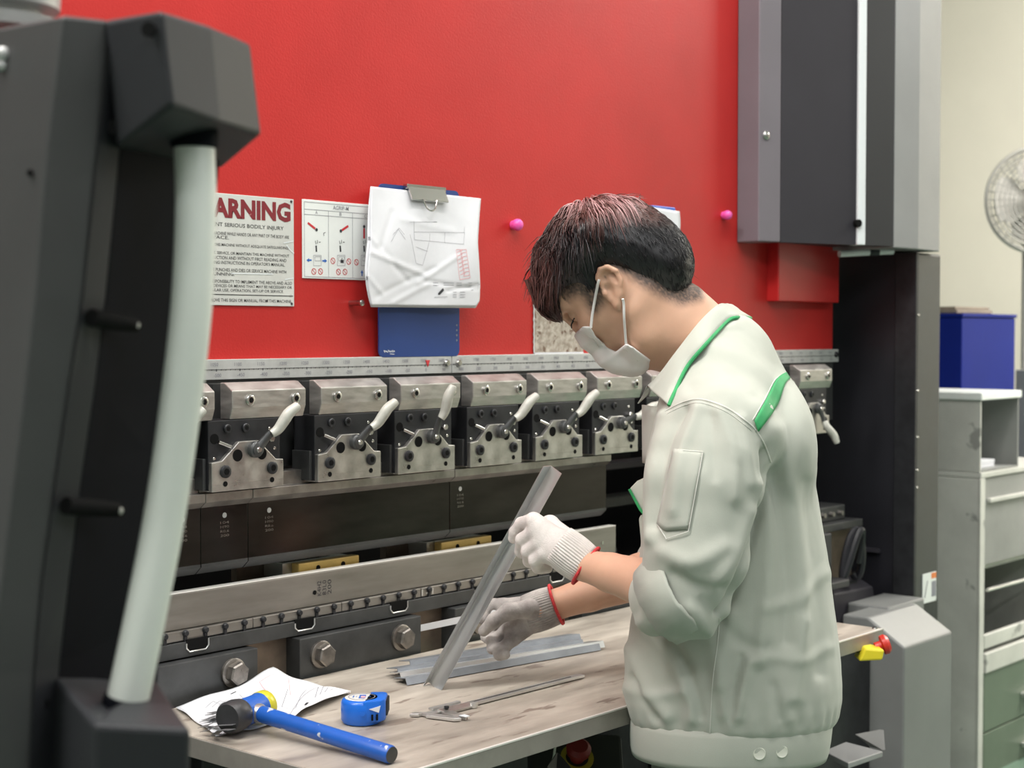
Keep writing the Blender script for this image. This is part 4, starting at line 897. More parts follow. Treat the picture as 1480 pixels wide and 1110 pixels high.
# paper drawing on the table
def tp(u, v, z=0.0): return onZ(u, v, TZ + z)
Aq, Bq, Cq, Dq = onY(254, 1024, 1.978), onY(395, 977, 1.980), tp(507, 1003), tp(318, 1067)
pd2 = root('drawing_sheet', 'wrinkled white drawing sheet lying flat on the table beneath the mallet head', 'paper', tuple((Aq + Cq) / 2))
def sheet(s, t, lift=0.0):
    # s: along back edge, t: toward the front
    top = Aq.lerp(Bq, s * 2) if s < 0.5 else Bq.lerp(Cq, s * 2 - 1)
    bl, bm_, br = tp(312, 1066), tp(418, 1046), tp(503, 1006)
    bot = bl.lerp(bm_, s * 1.6) if s < 0.625 else bm_.lerp(br, (s - 0.625) / 0.375)
    p = top.lerp(bot, t)
    z = 0.0015 + 0.012 * math.exp(-((s - 0.5) / 0.10) ** 2) * (1 - t) ** 2 + 0.010 * math.exp(-((s - 0.85) / 0.12) ** 2) * t + 0.006 * math.sin(s * 9) ** 2 * t * (1 - t) * 3 + 0.003 * math.sin(11 * s + 6 * t) ** 2 + 0.006 * math.exp(-((s - 0.7) / .06) ** 2) * t
    if lift: z += lift
    return Vector((p.x, p.y, max(p.z, TZ) + z))
obj('sheet', solid(grid([[sheet(j / 40, i / 24) for j in range(41)] for i in range(25)]), 0.0004), M_paper, pd2, 'all')
dl, dk, drd = [], [], []
def sl_(pts, w, L__):
    Q = []
    for a, b in zip(pts[:-1], pts[1:]):
        for k in range(6): Q.append(sheet(a[0] + (b[0] - a[0]) * k / 6, a[1] + (b[1] - a[1]) * k / 6, 0.0012))
    Q.append(sheet(*pts[-1], 0.0012))
    for a, b in zip(Q[:-1], Q[1:]): L__.append(wline(a, b, w, (0, 0, 1)))
sl_([(.42, .15), (.60, .10), (.62, .45), (.46, .5), (.42, .15)], 0.0008, drd)
sl_([(.60, .35), (.56, .75), (.66, .8), (.72, .3)], 0.0008, dl); sl_([(.30, .25), (.34, .5), (.42, .5)], 0.0008, dl)
sl_([(.62, .9), (.80, .2)], 0.0007, dl)
for k in range(5): sl_([(.80 + .03 * k, .25 + .05 * k), (.78 + .03 * k, .7 - .03 * k)], 0.0009, dl)
for k in range(4): sl_([(.10 + .03 * k, .3 + .05 * k), (.16 + .03 * k, .2 + .06 * k), (.18 + .03 * k, .45)], 0.0007, dl)
sl_([(.26, .16), (.29, .14)], 0.002, dk); sl_([(.72, .88), (.735, .8)], 0.004, dk)
obj('pencil_lines', join(*dl), M_ink, pd2, kind='stuff'); obj('ink_marks', join(*dk), M_inkd, pd2); obj('red_lines', join(*drd), M_inkred, pd2)

# mallet
hA = tp(336, 1066); hd = tp(385, 1047); axh = (hd - hA); axh.z = 0; axh.normalize()
rH = 0.0235
c0_ = hA + Vector((0, 0, rH + 0.007)); 
HM = root('mallet', 'blue handled mallet with black and yellow faces on the table', 'hammer', tuple(hA + axh * 0.04))
obj('black_face', lathe(c0_ - axh * 0.012, axh, [(0.004, 0), (rH - 0.003, 0.0), (rH, 0.004), (rH + 0.0008, 0.020), (rH - 0.001, 0.032), (rH - 0.004, 0.036)], 30), M_blacktape, HM, True)
obj('head_barrel', lathe(c0_ - axh * 0.012, axh, [(rH - 0.004, 0.034), (rH - 0.003, 0.040), (rH - 0.003, 0.072), (rH - 0.002, 0.078)], 28), M_bluepaint, HM, True)
obj('yellow_face', lathe(c0_ - axh * 0.012, axh, [(rH - 0.002, 0.078), (rH - 0.001, 0.081), (rH - 0.001, 0.093), (rH - 0.004, 0.097), (0.004, 0.098)], 28), M_yellow, HM, True)
hs = c0_ + axh * 0.043
he = tp(566, 1091, 0.0125); he = onZ(566, 1091, TZ + 0.0134)
dh = (he - hs).normalized()
obj('handle', tube([hs + dh * 0.018, hs + dh * 0.03, hs.lerp(he, 0.35), hs.lerp(he, 0.7), he - dh * 0.003, he], [0.0100, 0.0125, 0.0120, 0.0122, 0.0128, 0.0115], 20), M_bluepaint, HM, True)
obj('handle_end_cap', lathe(he, dh, [(0.0112, 0), (0.0112, 0.001), (0.006, 0.0012)], 20), M_gun, HM, True)
obj('handle_collar', lathe(hs, dh, [(0.0135, 0.014), (0.0145, 0.020), (0.0125, 0.026)], 20), M_steelb, HM, True)
fl = []
for (u0, v0, u1, v1, w, z1) in ((350, 1027, 289, 1043, 0.020, .006), (345, 1036, 287, 1052, 0.016, .004), (352, 1024, 297, 1033, 0.022, .014), (368, 1024, 322, 1023, 0.022, .022), (340, 1047, 290, 1058, 0.013, .004), (335, 1055, 303, 1064, 0.013, .003), (392, 1021, 346, 1017, 0.022, .028)):
    a, b = tp(u0, v0, 0.024), tp(u1, v1, z1); s = Vector((0, 0, 1)).cross(b - a).normalized() * w * 0.5; m1, m2 = a.lerp(b, 0.45) + Vector((0, 0, 0.004)), a.lerp(b, 0.75)
    fl.append(solid(([a - s, a + s, m1 + s * 1.1, m1 - s * 0.9, m2 + s * 0.9, m2 - s, b + s * 0.35, b - s * 0.75, m2 + s * 0.1], [(0, 1, 2, 3), (3, 2, 4, 8), (3, 8, 5), (5, 8, 7), (8, 4, 6)]), 0.0007))
obj('torn_tape', join(*fl), M_greytape, HM, label='torn grey tape strips round the mallet head')

# tape measure
tc = tp(525, 1050); TMs = root('tape_measure', 'round blue tape measure with silver label on the table', 'tape measure', tuple(tc))
fx = RT.copy(); fy = FW.copy(); Zv = Vector((0, 0, 1)); tcen = tp(523, 1044); r0 = 0.0315
def disc_prof(c, r, z0, z1, bevel_=0.006): return lathe(c, Zv, [(r - bevel_ - 0.004, z0), (r - 0.003, z0 + 0.001), (r, z0 + 0.006), (r, z1 - bevel_), (r - bevel_ * 0.4, z1 - bevel_ * 0.3), (r - bevel_, z1)], 40)
obj('case', disc_prof(tcen, r0, 0.0005, 0.038), M_tapeblue, TMs, True)
kk = [tcen + fx * a + fy * b for a, b in ((0.004, -0.0315), (0.030, -0.024), (0.037, -0.012), (0.037, 0.030), (0.030, 0.036), (0.010, 0.033))]
obj('mouth_block', extr([Vector((q.x, q.y, TZ + 0.006)) for q in kk], (0, 0, 0.033), 0.003), M_tapeblue, TMs, True)
obj('label_disc', lathe(tcen + Vector((0, 0, 0.038)), Zv, [(0.0255, -0.0005), (0.0255, 0.0006), (0.024, 0.001), (0.002, 0.001)], 36), M_tapelabel, TMs, True)
lo = tcen + Vector((0, 0, 0.0393))
obj('label_ring', lathe(lo, Zv, [(0.0195, 0), (0.0205, 0), (0.0205, 0.0002), (0.0195, 0.0002), (0.0195, 0)], 36, caps=False), M_ink, TMs)
def lrect(a0, a1, b0, b1, z): return [lo + fx * a + fy * b + Vector((0, 0, z)) for a, b in ((a0, b0), (a1, b0), (a1, b1), (a0, b1))], [(0, 1, 2, 3)]
obj('label_blue_square', lrect(-0.004, 0.006, -0.011, 0.011, 0.0001), M_symblue, TMs)
obj('label_red_square', lrect(-0.001, 0.0055, -0.008, 0.003, 0.0003), M_inkred, TMs)
obj('label_print', join(lrect(-0.0135, -0.0115, -0.006, 0.006, 0.0001), lrect(-0.0085, -0.0075, -0.003, 0.003, 0.0001), lrect(0.009, 0.0095, -0.005, 0.005, 0.0001), lrect(0.012, 0.013, -0.004, 0.004, 0.0001)), M_symblue, TMs)
for k in range(6):
    q = tcen + fx * 0.037 + fy * (-0.006 + 0.0065 * k); obj('grip_rib', box(q.x - 0.0025, q.x + 0.0025, q.y - 0.002, q.y + 0.002, TZ + 0.012, TZ + 0.035, 0.001), M_blackox, TMs)
for a in (0.017, 0.024):
    q = tcen + fx * a - fy * (0.0290 if a < 0.02 else 0.0268); obj('case_slot', extr([q + Vector((0, 0, 0.010)), q + fx * 0.003 + fy * .001 + Vector((0, 0, 0.010)), q + fx * 0.003 + fy * .001 + Vector((0, 0, 0.019)), q + Vector((0, 0, 0.019))], -fy * 0.002), M_hole, TMs)
q = tcen + fx * 0.014 - fy * 0.0283
obj('white_sticker', extr([q + Vector((0, 0, 0.027)), q + fx * 0.014 + fy * .0045 + Vector((0, 0, 0.021)), q + fx * 0.0165 + fy * .0055 + Vector((0, 0, 0.031))], -fy * 0.002), M_paper, TMs)
q = tcen + fx * 0.004 - fy * 0.0312
obj('case_screw', lathe(q + Vector((0, 0, 0.021)), -fy, [(0.004, 0), (0.004, 0.0012), (0.002, 0.0012)], 14), M_tapeblue, TMs, True)

# vernier caliper (lies along its beam)
k0, k1 = tp(612, 1037), tp(840, 979); kd = (k1 - k0).normalized(); ks = Vector((kd.y, -kd.x, 0))      # ks points to the near side
VC = root('caliper', 'steel vernier caliper lying open on the table in front of the man', 'caliper', tuple((k0 + k1) / 2))
def kp(a, b, z=0.0): return k0 + kd * a + ks * b + Vector((0, 0, z))
Lk = (k1 - k0).length
obj('beam', extr([kp(0.0, -0.004, 0.002), kp(Lk - 0.008, -0.006, 0.002), kp(Lk, 0.0, 0.002), kp(Lk - 0.002, 0.010, 0.002), kp(0.0, 0.011, 0.002)], (0, 0, 0.0042), 0.0006), M_steelb, VC)
obj('beam_groove', extr([kp(0.07, 0.001, 0.0063), kp(Lk - 0.03, 0.0005, 0.0063), kp(Lk - 0.03, 0.0035, 0.0063), kp(0.07, 0.004, 0.0063)], (0, 0, 0.0003)), M_gun, VC)
obj('fixed_jaw', extr([kp(-0.004, 0.009, 0.0015), kp(0.012, 0.009, 0.0015), kp(0.024, 0.050, 0.0015), kp(0.020, 0.062, 0.0015), kp(0.010, 0.056, 0.0015)], (0, 0, 0.0048), 0.0008), M_steelb, VC)
obj('inside_jaw', extr([kp(-0.006, -0.004, 0.0015), kp(0.010, -0.004, 0.0015), kp(-0.004, -0.018, 0.0015), kp(-0.016, -0.014, 0.0015)], (0, 0, 0.0048), 0.0008), M_steelb, VC)
sl2 = obj('slider', extr([kp(0.020, -0.010, 0.0065), kp(0.085, -0.010, 0.0065), kp(0.085, -0.003, 0.0065), kp(0.020, 0.0, 0.0065)], (0, 0, 0.0035), 0.0006), M_steelb, VC)
obj('vernier_plate', extr([kp(0.024, 0.006, 0.0065), kp(0.094, 0.007, 0.0065), kp(0.092, 0.018, 0.0015), kp(0.030, 0.019, 0.0015)], (0, 0, 0.003), 0.0006), M_plate, VC)
obj('sliding_jaw', extr([kp(0.022, 0.016, 0.0015), kp(0.045, 0.018, 0.0015), kp(0.034, 0.062, 0.0015), kp(0.027, 0.064, 0.0015)], (0, 0, 0.0048), 0.0008), M_steel, VC)
obj('jaw_tip', extr([kp(0.0255, 0.052, 0.0064), kp(0.036, 0.053, 0.0064), kp(0.034, 0.066, 0.0064), kp(0.026, 0.066, 0.0064)], (0, 0, 0.0012)), M_white, VC)
obj('thumb_roller', lathe(kp(0.094, 0.016, 0.0015), Zv, [(0.006, 0), (0.0065, 0.004), (0.006, 0.008)], 14), M_steelb, VC, True)
obj('locking_screw', lathe(kp(0.040, 0.010, 0.009), Zv, [(0.004, 0), (0.004, 0.003)], 12), M_blackox, VC, True)

# nested angle strips lying on the table
def angle_bar(p0, p1, n1, n2, w1, w2, th):
    """L-section from p0 to p1; flanges leave the corner along n1 and n2"""
    p0, p1, n1, n2 = Vector(p0), Vector(p1), Vector(n1).normalized(), Vector(n2).normalized()
    i = (n1 + n2) * th
    return extr([p0, p0 + n1 * w1, p0 + n1 * w1 + n2 * th, p0 + i, p0 + n2 * w2 + n1 * th, p0 + n2 * w2], p1 - p0)
sd = [((586, 986), (866, 936), 0.0130, 'lowest of the nested dull steel angle strips, on the tabletop'),
      ((578, 978), (872, 932), 0.0160, 'second nested dull steel angle strip from the bottom'),
      ((574, 972), (842, 930), 0.0190, 'third nested dull steel angle strip, left end sticking out furthest'),
      ((592, 961), (838, 922), 0.0220, 'topmost dark grey steel angle strip on the stack')]
for k, (a, b, zc, lab) in enumerate(sd):
    p0, p1 = onZ(a[0], a[1] - 6, TZ + zc), onZ(b[0], b[1] - 6, TZ + zc); d = (p1 - p0).normalized(); s = Vector((-d.y, d.x, 0)).normalized()
    up = Vector((0, 0, 1)); 
    obj('angle_strip', angle_bar(p0, p1, (-s - up * 0.16) if s.y < 0 else (s - up * 0.16), (s * 0.45 - up) if s.y < 0 else (-s * 0.45 - up), 0.034, 0.0125, 0.0012), M_alu if k == 1 else M_sheet, None, label=lab, cat='steel strip', group='stack of steel angle strips')

# strip and angle held by the man
a, b = W(608, 907.5, 2.69), W(722, 884, 2.64); d = (b - a).normalized()
obj('flat_strip', extr([a + Vector((0, 0, 0.0055)) , a - Vector((0, 0, 0.0055)) + FW * -0.004, b - Vector((0, 0, 0.0055)) - FW * 0.004, b + Vector((0, 0, 0.0055))], FW * 0.0016, 0.0003), M_alu, None, label='narrow bright steel strip gripped in the lower glove behind the angle bar', cat='steel strip')
EB = W(620, 985, 2.580); ET = W(796.5, 673, 2.50)
lB, rB = W(611.5, 991, 2.566), W(637, 1000.5, 2.536); 
n1 = lB - EB; n2 = rB - EB; ax_ = (ET - EB).normalized(); n1 = n1 - ax_ * n1.dot(ax_); n2 = n2 - ax_ * n2.dot(ax_)
lT, rT = W(785, 674, 2.48), W(812, 684.5, 2.476)
th = 0.0012
def Lsec(c, l, r):
    a1 = (l - c).normalized(); a2 = (r - c).normalized(); return [c, l, l + a2 * th, c + (a1 + a2) * th, r + a1 * th, r]
s0, s1_ = Lsec(EB, lB, rB), Lsec(ET, lT, rT); V = s0 + s1_
obj('angle_bar', (V, [(5, 4, 3, 0), (3, 2, 1, 0), (6, 7, 8, 9), (6, 9, 10, 11)] + [(i, (i + 1) % 6, (i + 1) % 6 + 6, i + 6) for i in range(6)]), M_alu, None,
    label='bright steel angle bar held upright on the table by the raised glove', cat='steel bar')
obj
# ================================================================== control pendant in the foreground (view frame)
PN = root('control_pendant', 'dark grey hanging control pendant with white tube handle, near left', 'control panel', tuple(W(60, 480, 1.22)))
def pz_(v): return CAM_H + (480 - v) / 2235 * 1.15      # height from the ridge's row
def px_(u, d): return (u - 740) / F_PX * d
vsn = [25, 215, 430, 560, 700, 850, 980, 1150, 1300]
u1 = [97, 72, 52, 36, 18, -2, -22, -45, -62]; u2 = [160, 142, 119, 98, 77, 56, 44, 34, 26]
u3 = [186, 172, 150, 134, 113, 94, 79, 66, 56]; uE = [320, 316, 292, 276, 264, 249, 229, 218, 210]
def sect(i):
    z = pz_(vsn[i])
    P = [(u1[i] - 190, 1.25), (u1[i], 1.15), (u2[i], 1.168), (u3[i], 1.195), (uE[i] - 38, 1.335), (uE[i], 1.36), (uE[i] - 10, 1.40), (u1[i] - 190, 1.40)]
    return [Vector((px_(u, d), d, z)) for u, d in P]
secs = [sect(i) for i in range(len(vsn))]; n = 8; V = [p for s in secs for p in s]; m = len(secs)
Fc = [(i * n + k, i * n + (k + 1) % n, (i + 1) * n + (k + 1) % n, (i + 1) * n + k) for i in range(m - 1) for k in range(n)]
Fc += [tuple(range(n))[::-1], tuple(range((m - 1) * n, m * n))]
def vobj(name, g, mt, par, smooth=False, **k): return obj(name, g, mt, par, smooth, pre=MV, **k)
hs_ = vobj('housing', bevel((V, Fc), 0.003, 2, 12), M_pend, PN)
# near-black sheet over the housing, darkening the recess between the lugs
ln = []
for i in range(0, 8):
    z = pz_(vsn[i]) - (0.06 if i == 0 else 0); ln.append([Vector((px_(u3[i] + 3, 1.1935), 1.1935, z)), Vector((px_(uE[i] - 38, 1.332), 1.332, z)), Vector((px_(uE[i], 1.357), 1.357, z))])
fl_ = []
for i in range(0, 8):
    z = pz_(vsn[i]) - (0.03 if i == 0 else 0); fl_.append([Vector((px_(u2[i] + 1.5, 1.1672), 1.1672, z)), Vector((px_(u3[i] + 2, 1.1932), 1.1932, z))])
vobj('side_face_shade', solid(grid(fl_), 0.0006), M_pendlug, PN)  # strip over the side face, its turned-away shade put into the colour
vobj('recess_dark_sheet', solid(grid(ln), 0.0008), M_pend2, PN)
def P3(u, v, d): return L(u, v, d)
# upper lug
top = [P3(150, 30, 1.166), P3(232, 14.5, 1.13), P3(305, 38, 1.19), P3(362, 63, 1.262), P3(318, 75, 1.40), P3(170, 40, 1.36)]
bot = [P3(170, 213, 1.19), P3(248, 152, 1.13), P3(318, 179, 1.19), P3(378.5, 196, 1.262), P3(322, 243, 1.40), P3(180, 240, 1.34)]
n = 6
def coplanar(u, v, A_, B_, C_):                 # the point of the plane A B C seen at (u, v)
    nn = (B_ - A_).cross(C_ - A_); o = Vector((0, 0, CAM_H)); a, fw, upz = ray(u, v); d = Vector((a, fw, upz)); return o + d * ((A_ - o).dot(nn) / d.dot(nn))
bot[0] = coplanar(170, 213, top[0], top[1], bot[1]); bot[2] = coplanar(318, 179, top[1], top[2], bot[1]); bot[3] = coplanar(378.5, 196, top[2], top[3], bot[2])
vobj('upper_lug', bevel((top + bot, [tuple(range(n)), tuple(range(n, 2 * n))[::-1]] + [(i, (i + 1) % n, (i + 1) % n + n, i + n) for i in range(n)]), 0.004, 3), M_pendlug, PN)
# lower lug
top = [P3(74, 972, 1.198), P3(136, 1046, 1.10), P3(277, 1053, 1.12), P3(222, 990, 1.24), P3(190, 985, 1.33)]
n = 5; bot = [p - Vector((0, 0, 0.16)) + Vector((-0.004, 0, 0)) for p in top]
vobj('lower_lug', bevel((top + bot, [tuple(range(n)), tuple(range(n, 2 * n))[::-1]] + [(i, (i + 1) % n, (i + 1) % n + n, i + n) for i in range(n)]), 0.005, 3), M_pendlug, PN)
hp = [P3(281, 190, 1.225), P3(281, 215, 1.222), P3(283, 300, 1.215), P3(277, 440, 1.205), P3(259, 600, 1.20), P3(237, 750, 1.195), P3(208, 900, 1.185), P3(186, 1005, 1.18), P3(180, 1035, 1.18)]
vobj('handle', tube(smooth_path(hp, 8), 0.0160, 28), M_tube, PN, True, label='white plastic tube handle of the pendant')
vobj('handle_socket', lathe(P3(184, 1012, 1.18), (hp[-2] - hp[-1]), [(0.0185, -0.012), (0.0185, 0.002), (0.0165, 0.003)], 28), M_pend2, PN, True)
vobj('handle_socket', lathe(P3(281, 205, 1.222), Vector((0, 0, -1)), [(0.0185, -0.012), (0.0185, 0.004), (0.0165, 0.005)], 28), M_pend2, PN, True)
# recessed screw holes and slots
for (u, v, d) in ((216, 43, 1.136), (168, 184, 1.173), (61, 1015, 1.185)):
    vobj('screw_hole', lathe(P3(u, v, d - 0.003), Vector((-0.25, -1, 0)), [(0.0056, 0), (0.0056, 0.002)], 18), M_hole, PN)
vobj('small_dimple', lathe(P3(44, 250, 1.158), Vector((-0.5, -1, 0)), [(0.0028, 0), (0.0028, 0.001)], 12), M_hole, PN)
for (ua, va, ub, vb) in ((132, 459, 196, 470), (95, 731, 172, 737)):
    a, b = P3(ua, va, 1.168), P3(ub, vb, 1.215)
    vobj('slot', tube([a, a.lerp(b, 0.5), b], [0.0068, 0.0068, 0.0055], 12), M_hole, PN, True)
    vobj('slot_pin', sphere(b + Vector((0.001, -0.004, 0)), 0.0034, 8), M_grip, PN, True)
vobj('side_clip', join(sphere(P3(4, 78, 1.19), 0.006, 8), sphere(P3(3, 95, 1.19), 0.0045, 8)), M_swivel, PN, True)
vobj('swivel_joint', lathe(P3(-8, 46, 1.30), Vector((0, 0, 1)), [(0.050, 0), (0.052, 0.010), (0.038, 0.011), (0.038, 0.018), (0.053, 0.019), (0.054, 0.032), (0.048, 0.038), (0.03, 0.040), (0.03, 0.6)], 40), M_swivel, PN, True)

# ================================================================== right background
# grey steel cabinet with shelf box
cx, cy = 4.765, 2.144; zt_c = H(-0.476)
CA = root('tool_cabinet', 'grey steel drawer cabinet right of the press, under the shelf box', 'cabinet', (cx + 0.35, cy + 0.3, 0))
obj('cabinet_body', join(box(cx, cx + 0.035, cy, cy + 0.7, 0, zt_c, 0.003), box(cx + 0.035, cx + 0.7, cy + 0.66, cy + 0.7, 0, zt_c), box(cx + 0.66, cx + 0.7, cy, cy + 0.66, 0, zt_c), box(cx, cx + 0.7, cy - 0.005, cy + 0.7, zt_c + 0.001, zt_c + 0.02, 0.003)), M_cab, CA)
obj('side_post', box(cx - 0.006, cx + 0.03, cy - 0.006, cy - 0.0005, 0, zt_c, 0.002), M_cab, CA)
def fz(v, u=1440): return onY(u, v, cy).z
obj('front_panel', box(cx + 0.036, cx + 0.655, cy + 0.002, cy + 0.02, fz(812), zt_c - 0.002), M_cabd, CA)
obj('panel_fold', box(cx + 0.06, cx + 0.655, cy - 0.012, cy + 0.002, fz(724), fz(718), 0.002), M_cab, CA)
obj('inner_tray', box(cx + 0.036, cx + 0.655, cy + 0.03, cy + 0.6, fz(822), fz(812)), M_cab, CA)
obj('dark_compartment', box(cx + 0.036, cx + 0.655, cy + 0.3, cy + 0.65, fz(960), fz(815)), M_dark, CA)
obj('drawer_rim', box(cx + 0.04, cx + 0.655, cy - 0.004, cy + 0.012, fz(932), fz(912), 0.003), M_cab, CA)
obj('drawer_rim', box(cx + 0.04, cx + 0.655, cy - 0.010, cy + 0.02, fz(966), fz(938), 0.003), M_cab, CA)
obj('tray_rail', tube([Vector((cx + 0.05, cy - 0.006, fz(848))), Vector((cx + 0.6, cy - 0.006, fz(850)))], 0.006, 8), M_steelb, CA, True)
for (v0, v1, vh) in ((966, 1050, 1018), (1052, 1130, 1092)):
    d_ = obj('drawer', box(cx + 0.04, cx + 0.655, cy - 0.004, cy + 0.02, fz(v1), fz(v0), 0.003), M_cabg, CA)
    hx = onY(1478, vh, cy).x; obj('drawer_handle', box(hx - 0.03, hx + 0.12, cy - 0.03, cy - 0.004, fz(vh) - 0.008, fz(vh) + 0.008, 0.003), M_steelb, d_)
sbx1 = onY(1472, 640, cy).x; zb_s = zt_c + 0.021; zt_s = H(-0.222)
SB = root('shelf_box', 'open grey metal shelf box holding papers on the grey cabinet', 'shelf', (cx + 0.15, cy + 0.2, zb_s))
obj('side_panel', box(cx, cx + 0.008, cy, cy + 0.5, zb_s, zt_s, 0.001), M_cab, SB)
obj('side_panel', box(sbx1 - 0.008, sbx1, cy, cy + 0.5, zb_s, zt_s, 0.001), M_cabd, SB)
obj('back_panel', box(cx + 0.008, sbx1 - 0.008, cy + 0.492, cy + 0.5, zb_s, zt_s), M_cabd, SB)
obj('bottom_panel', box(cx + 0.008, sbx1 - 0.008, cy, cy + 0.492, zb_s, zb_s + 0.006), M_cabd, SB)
obj('top_panel', box(cx - 0.008, sbx1 + 0.008, cy - 0.008, cy + 0.51, zt_s + 0.0005, zt_s + 0.026, 0.004), M_signw2, SB)
for k in range(3):
    x0 = cx + 0.03 + 0.02 * k; obj('paper_stack', join(*[box(x0 + 0.004 * (j % 3), x0 + 0.17 + 0.003 * (j % 2) - 0.03 * k, cy + 0.04 + 0.13 * k, cy + (0.26 if k == 0 else 0.46), zb_s + 0.0065 + 0.012 * j, zb_s + 0.0175 + 0.012 * j) for j in range(2 + 2 * k)]), M_paper, None,
        label=('lowest loose white papers at the front of the shelf box', 'middle pile of papers inside the shelf box', 'tallest pile of papers at the back of the shelf box')[k], cat='papers') if k != 1 else None
# blue cabinet further back
bx0 = 5.55; q = onX(1390, 500, bx0); q1 = onY(1467, 500, q.y); zt_b = H((480 - 458) / 2235 * 5.75)
BC = root('blue_cabinet', 'bright blue metal cabinet behind the grey shelf box', 'cabinet', (bx0 + 0.2, q.y + 0.25, 0))
obj('cabinet_body', box(bx0, q1.x, q.y, q.y + 0.55, 0.02, zt_b, 0.004), M_bluecab, BC)
obj('cabinet_top', box(bx0 - 0.006, q1.x + 0.006, q.y - 0.006, q.y + 0.556, zt_b + 0.0005, zt_b + 0.014, 0.003), M_bluecab, BC)
obj('plinth', box(bx0 + 0.02, q1.x - 0.02, q.y + 0.02, q.y + 0.53, 0, 0.0195), M_blackox, BC)
k0_, k1_ = onY(1362, 450, q.y + 0.3), onY(1428, 450, q.y + 0.1)
obj('cardboard', join(box(bx0 + 0.02, bx0 + 0.34, q.y + 0.03, q.y + 0.45, zt_b + 0.015, zt_b + 0.030, 0.003), box(bx0 + 0.05, bx0 + 0.36, q.y + 0.05, q.y + 0.42, zt_b + 0.0305, zt_b + 0.042, 0.003)), M_card, None, label='flat brown boards lying on top of the blue cabinet', cat='board')
g0 = onX(1467, 600, 6.6); obj('grey_partition', box(6.6, 6.65, g0.y - 0.35, g0.y - 0.0, 0, H(-0.165), 0.004), M_greycov, None, label='grey partition post at the right edge behind the cabinets', cat='partition')
# wall fan (pedestal), cage ring by ring
fc = W(1499, 289, 7.0); FN = root('pedestal_fan', 'round pedestal fan with wire cage by the cream wall', 'fan', (fc.x, fc.y + 0.1, 0))
fdir = Vector((-0.70, -0.70, -0.05)).normalized(); fa, fb_, _ = basis(fdir)
def circ(c, r, k=48): return [c + (fa * math.cos(2 * PI * i / k) + fb_ * math.sin(2 * PI * i / k)) * r for i in range(k)]
cg = [tube(circ(fc, 0.236), 0.0085, 8, True)]
for r in (0.225, 0.205, 0.185, 0.165, 0.145, 0.125, 0.105, 0.085, 0.065):
    zz = 0.055 * math.sqrt(max(0, 1 - (r / 0.24) ** 2)); cg.append(tube(circ(fc + fdir * zz, r), 0.0026, 6, True)); 
    if r > 0.1: cg.append(tube(circ(fc - fdir * zz, r, 32), 0.0026, 6, True))
for k in range(36):
    w_ = 2 * PI * k / 36; dv = fa * math.cos(w_) + fb_ * math.sin(w_)
    cg.append(tube([fc + fdir * 0.055 + dv * 0.05, fc + fdir * 0.05 + dv * 0.10, fc + fdir * 0.033 + dv * 0.19, fc + dv * 0.235], 0.0022, 5))
    cg.append(tube([fc - fdir * 0.055 + dv * 0.06, fc - fdir * 0.033 + dv * 0.19, fc + dv * 0.235], 0.0022, 5))
obj('cage', join(*cg), M_fan, FN, True)
obj('cage_badge', lathe(fc + fdir * 0.055, fdir, [(0.055, -0.004), (0.055, 0.003), (0.04, 0.006)], 28), M_fanh, FN, True)
obj('hub', lathe(fc - fdir * 0.03, fdir, [(0.045, 0), (0.045, 0.05), (0.03, 0.06)], 24), M_fanh, FN, True)
for k in range(4):
    w0 = PI / 2 * k; rows = []
    for i in range(7):
        r = 0.04 + 0.026 * i; wd = 0.30 + 0.45 * math.sin(PI * i / 7) 
        rows.append([fc + (fa * math.cos(w0 + t * wd) + fb_ * math.sin(w0 + t * wd)) * r + fdir * (0.022 * t - 0.01) for t in (-1, -.5, 0, .5, 1)])
    obj('blade', solid(grid(rows), 0.002), M_fanb, FN, True)
obj('motor', lathe(fc - fdir * 0.06, -fdir, [(0.06, 0), (0.065, 0.03), (0.055, 0.10), (0.03, 0.13)], 24), M_fanb, FN, True)
mp_ = fc - fdir * 0.12
obj('pole', cyl((mp_.x, mp_.y, 0.03), (mp_.x, mp_.y, mp_.z - 0.03), 0.018, 16), M_fan, FN, True)
obj('foot', lathe((mp_.x, mp_.y, 0), (0, 0, 1), [(0.22, 0), (0.22, 0.015), (0.05, 0.035)], 32), M_fanh, FN, True)
import mathutils.noise as mn
# ================================================================== the worker (all in the view frame: right, forward, up)
foot0 = W(1068, 1100, 2.42); PR = root('person', 'young man in pale green work jacket, white mask and knit gloves at the table', 'person', (foot0.x, foot0.y, 0))
V3 = Vector
TH = math.radians(-20)                        # body heading: faces left, a little away from the lens
fwd = V3((-math.cos(TH), -math.sin(TH), 0)); fwd = V3((-0.94, 0.34, 0)); sidel = V3((-0.34, -0.94, 0)); up = V3((0, 0, 1))

def topx(p):
    s = p.y; a = p.x / s; t = (p.z - CAM_H) / s; b = (t * CP + SP) / (CP - t * SP); fwk = CP + b * SP; return 740 + a * fwk * F_PX, 555 - b * F_PX
# ---- head frame
HO = L(884, 420, 2.405)
E1 = V3((-0.694, 0.10, -0.713)).normalized()
E2 = V3((-0.713, 0.05, 0.700)); E2 = (E2 - E1 * E2.dot(E1)).normalized(); E3 = E1.cross(E2).normalized()
if E3.y > 0: E3 = -E3                          # towards the lens (left side of the head)
def hp(a, b, c=0.0): return HO + E1 * a + E2 * b + E3 * c
HC = 2.405
shL, elL, wrL = L(1040, 628, 2.25), L(1000, 862, 2.215), L(846, 817, 2.375)
shR, elR, wrR = L(1095, 612, 2.585), L(990, 812, 2.69), L(803, 874, 2.625)
neckB = L(1042, 522, 2.425)

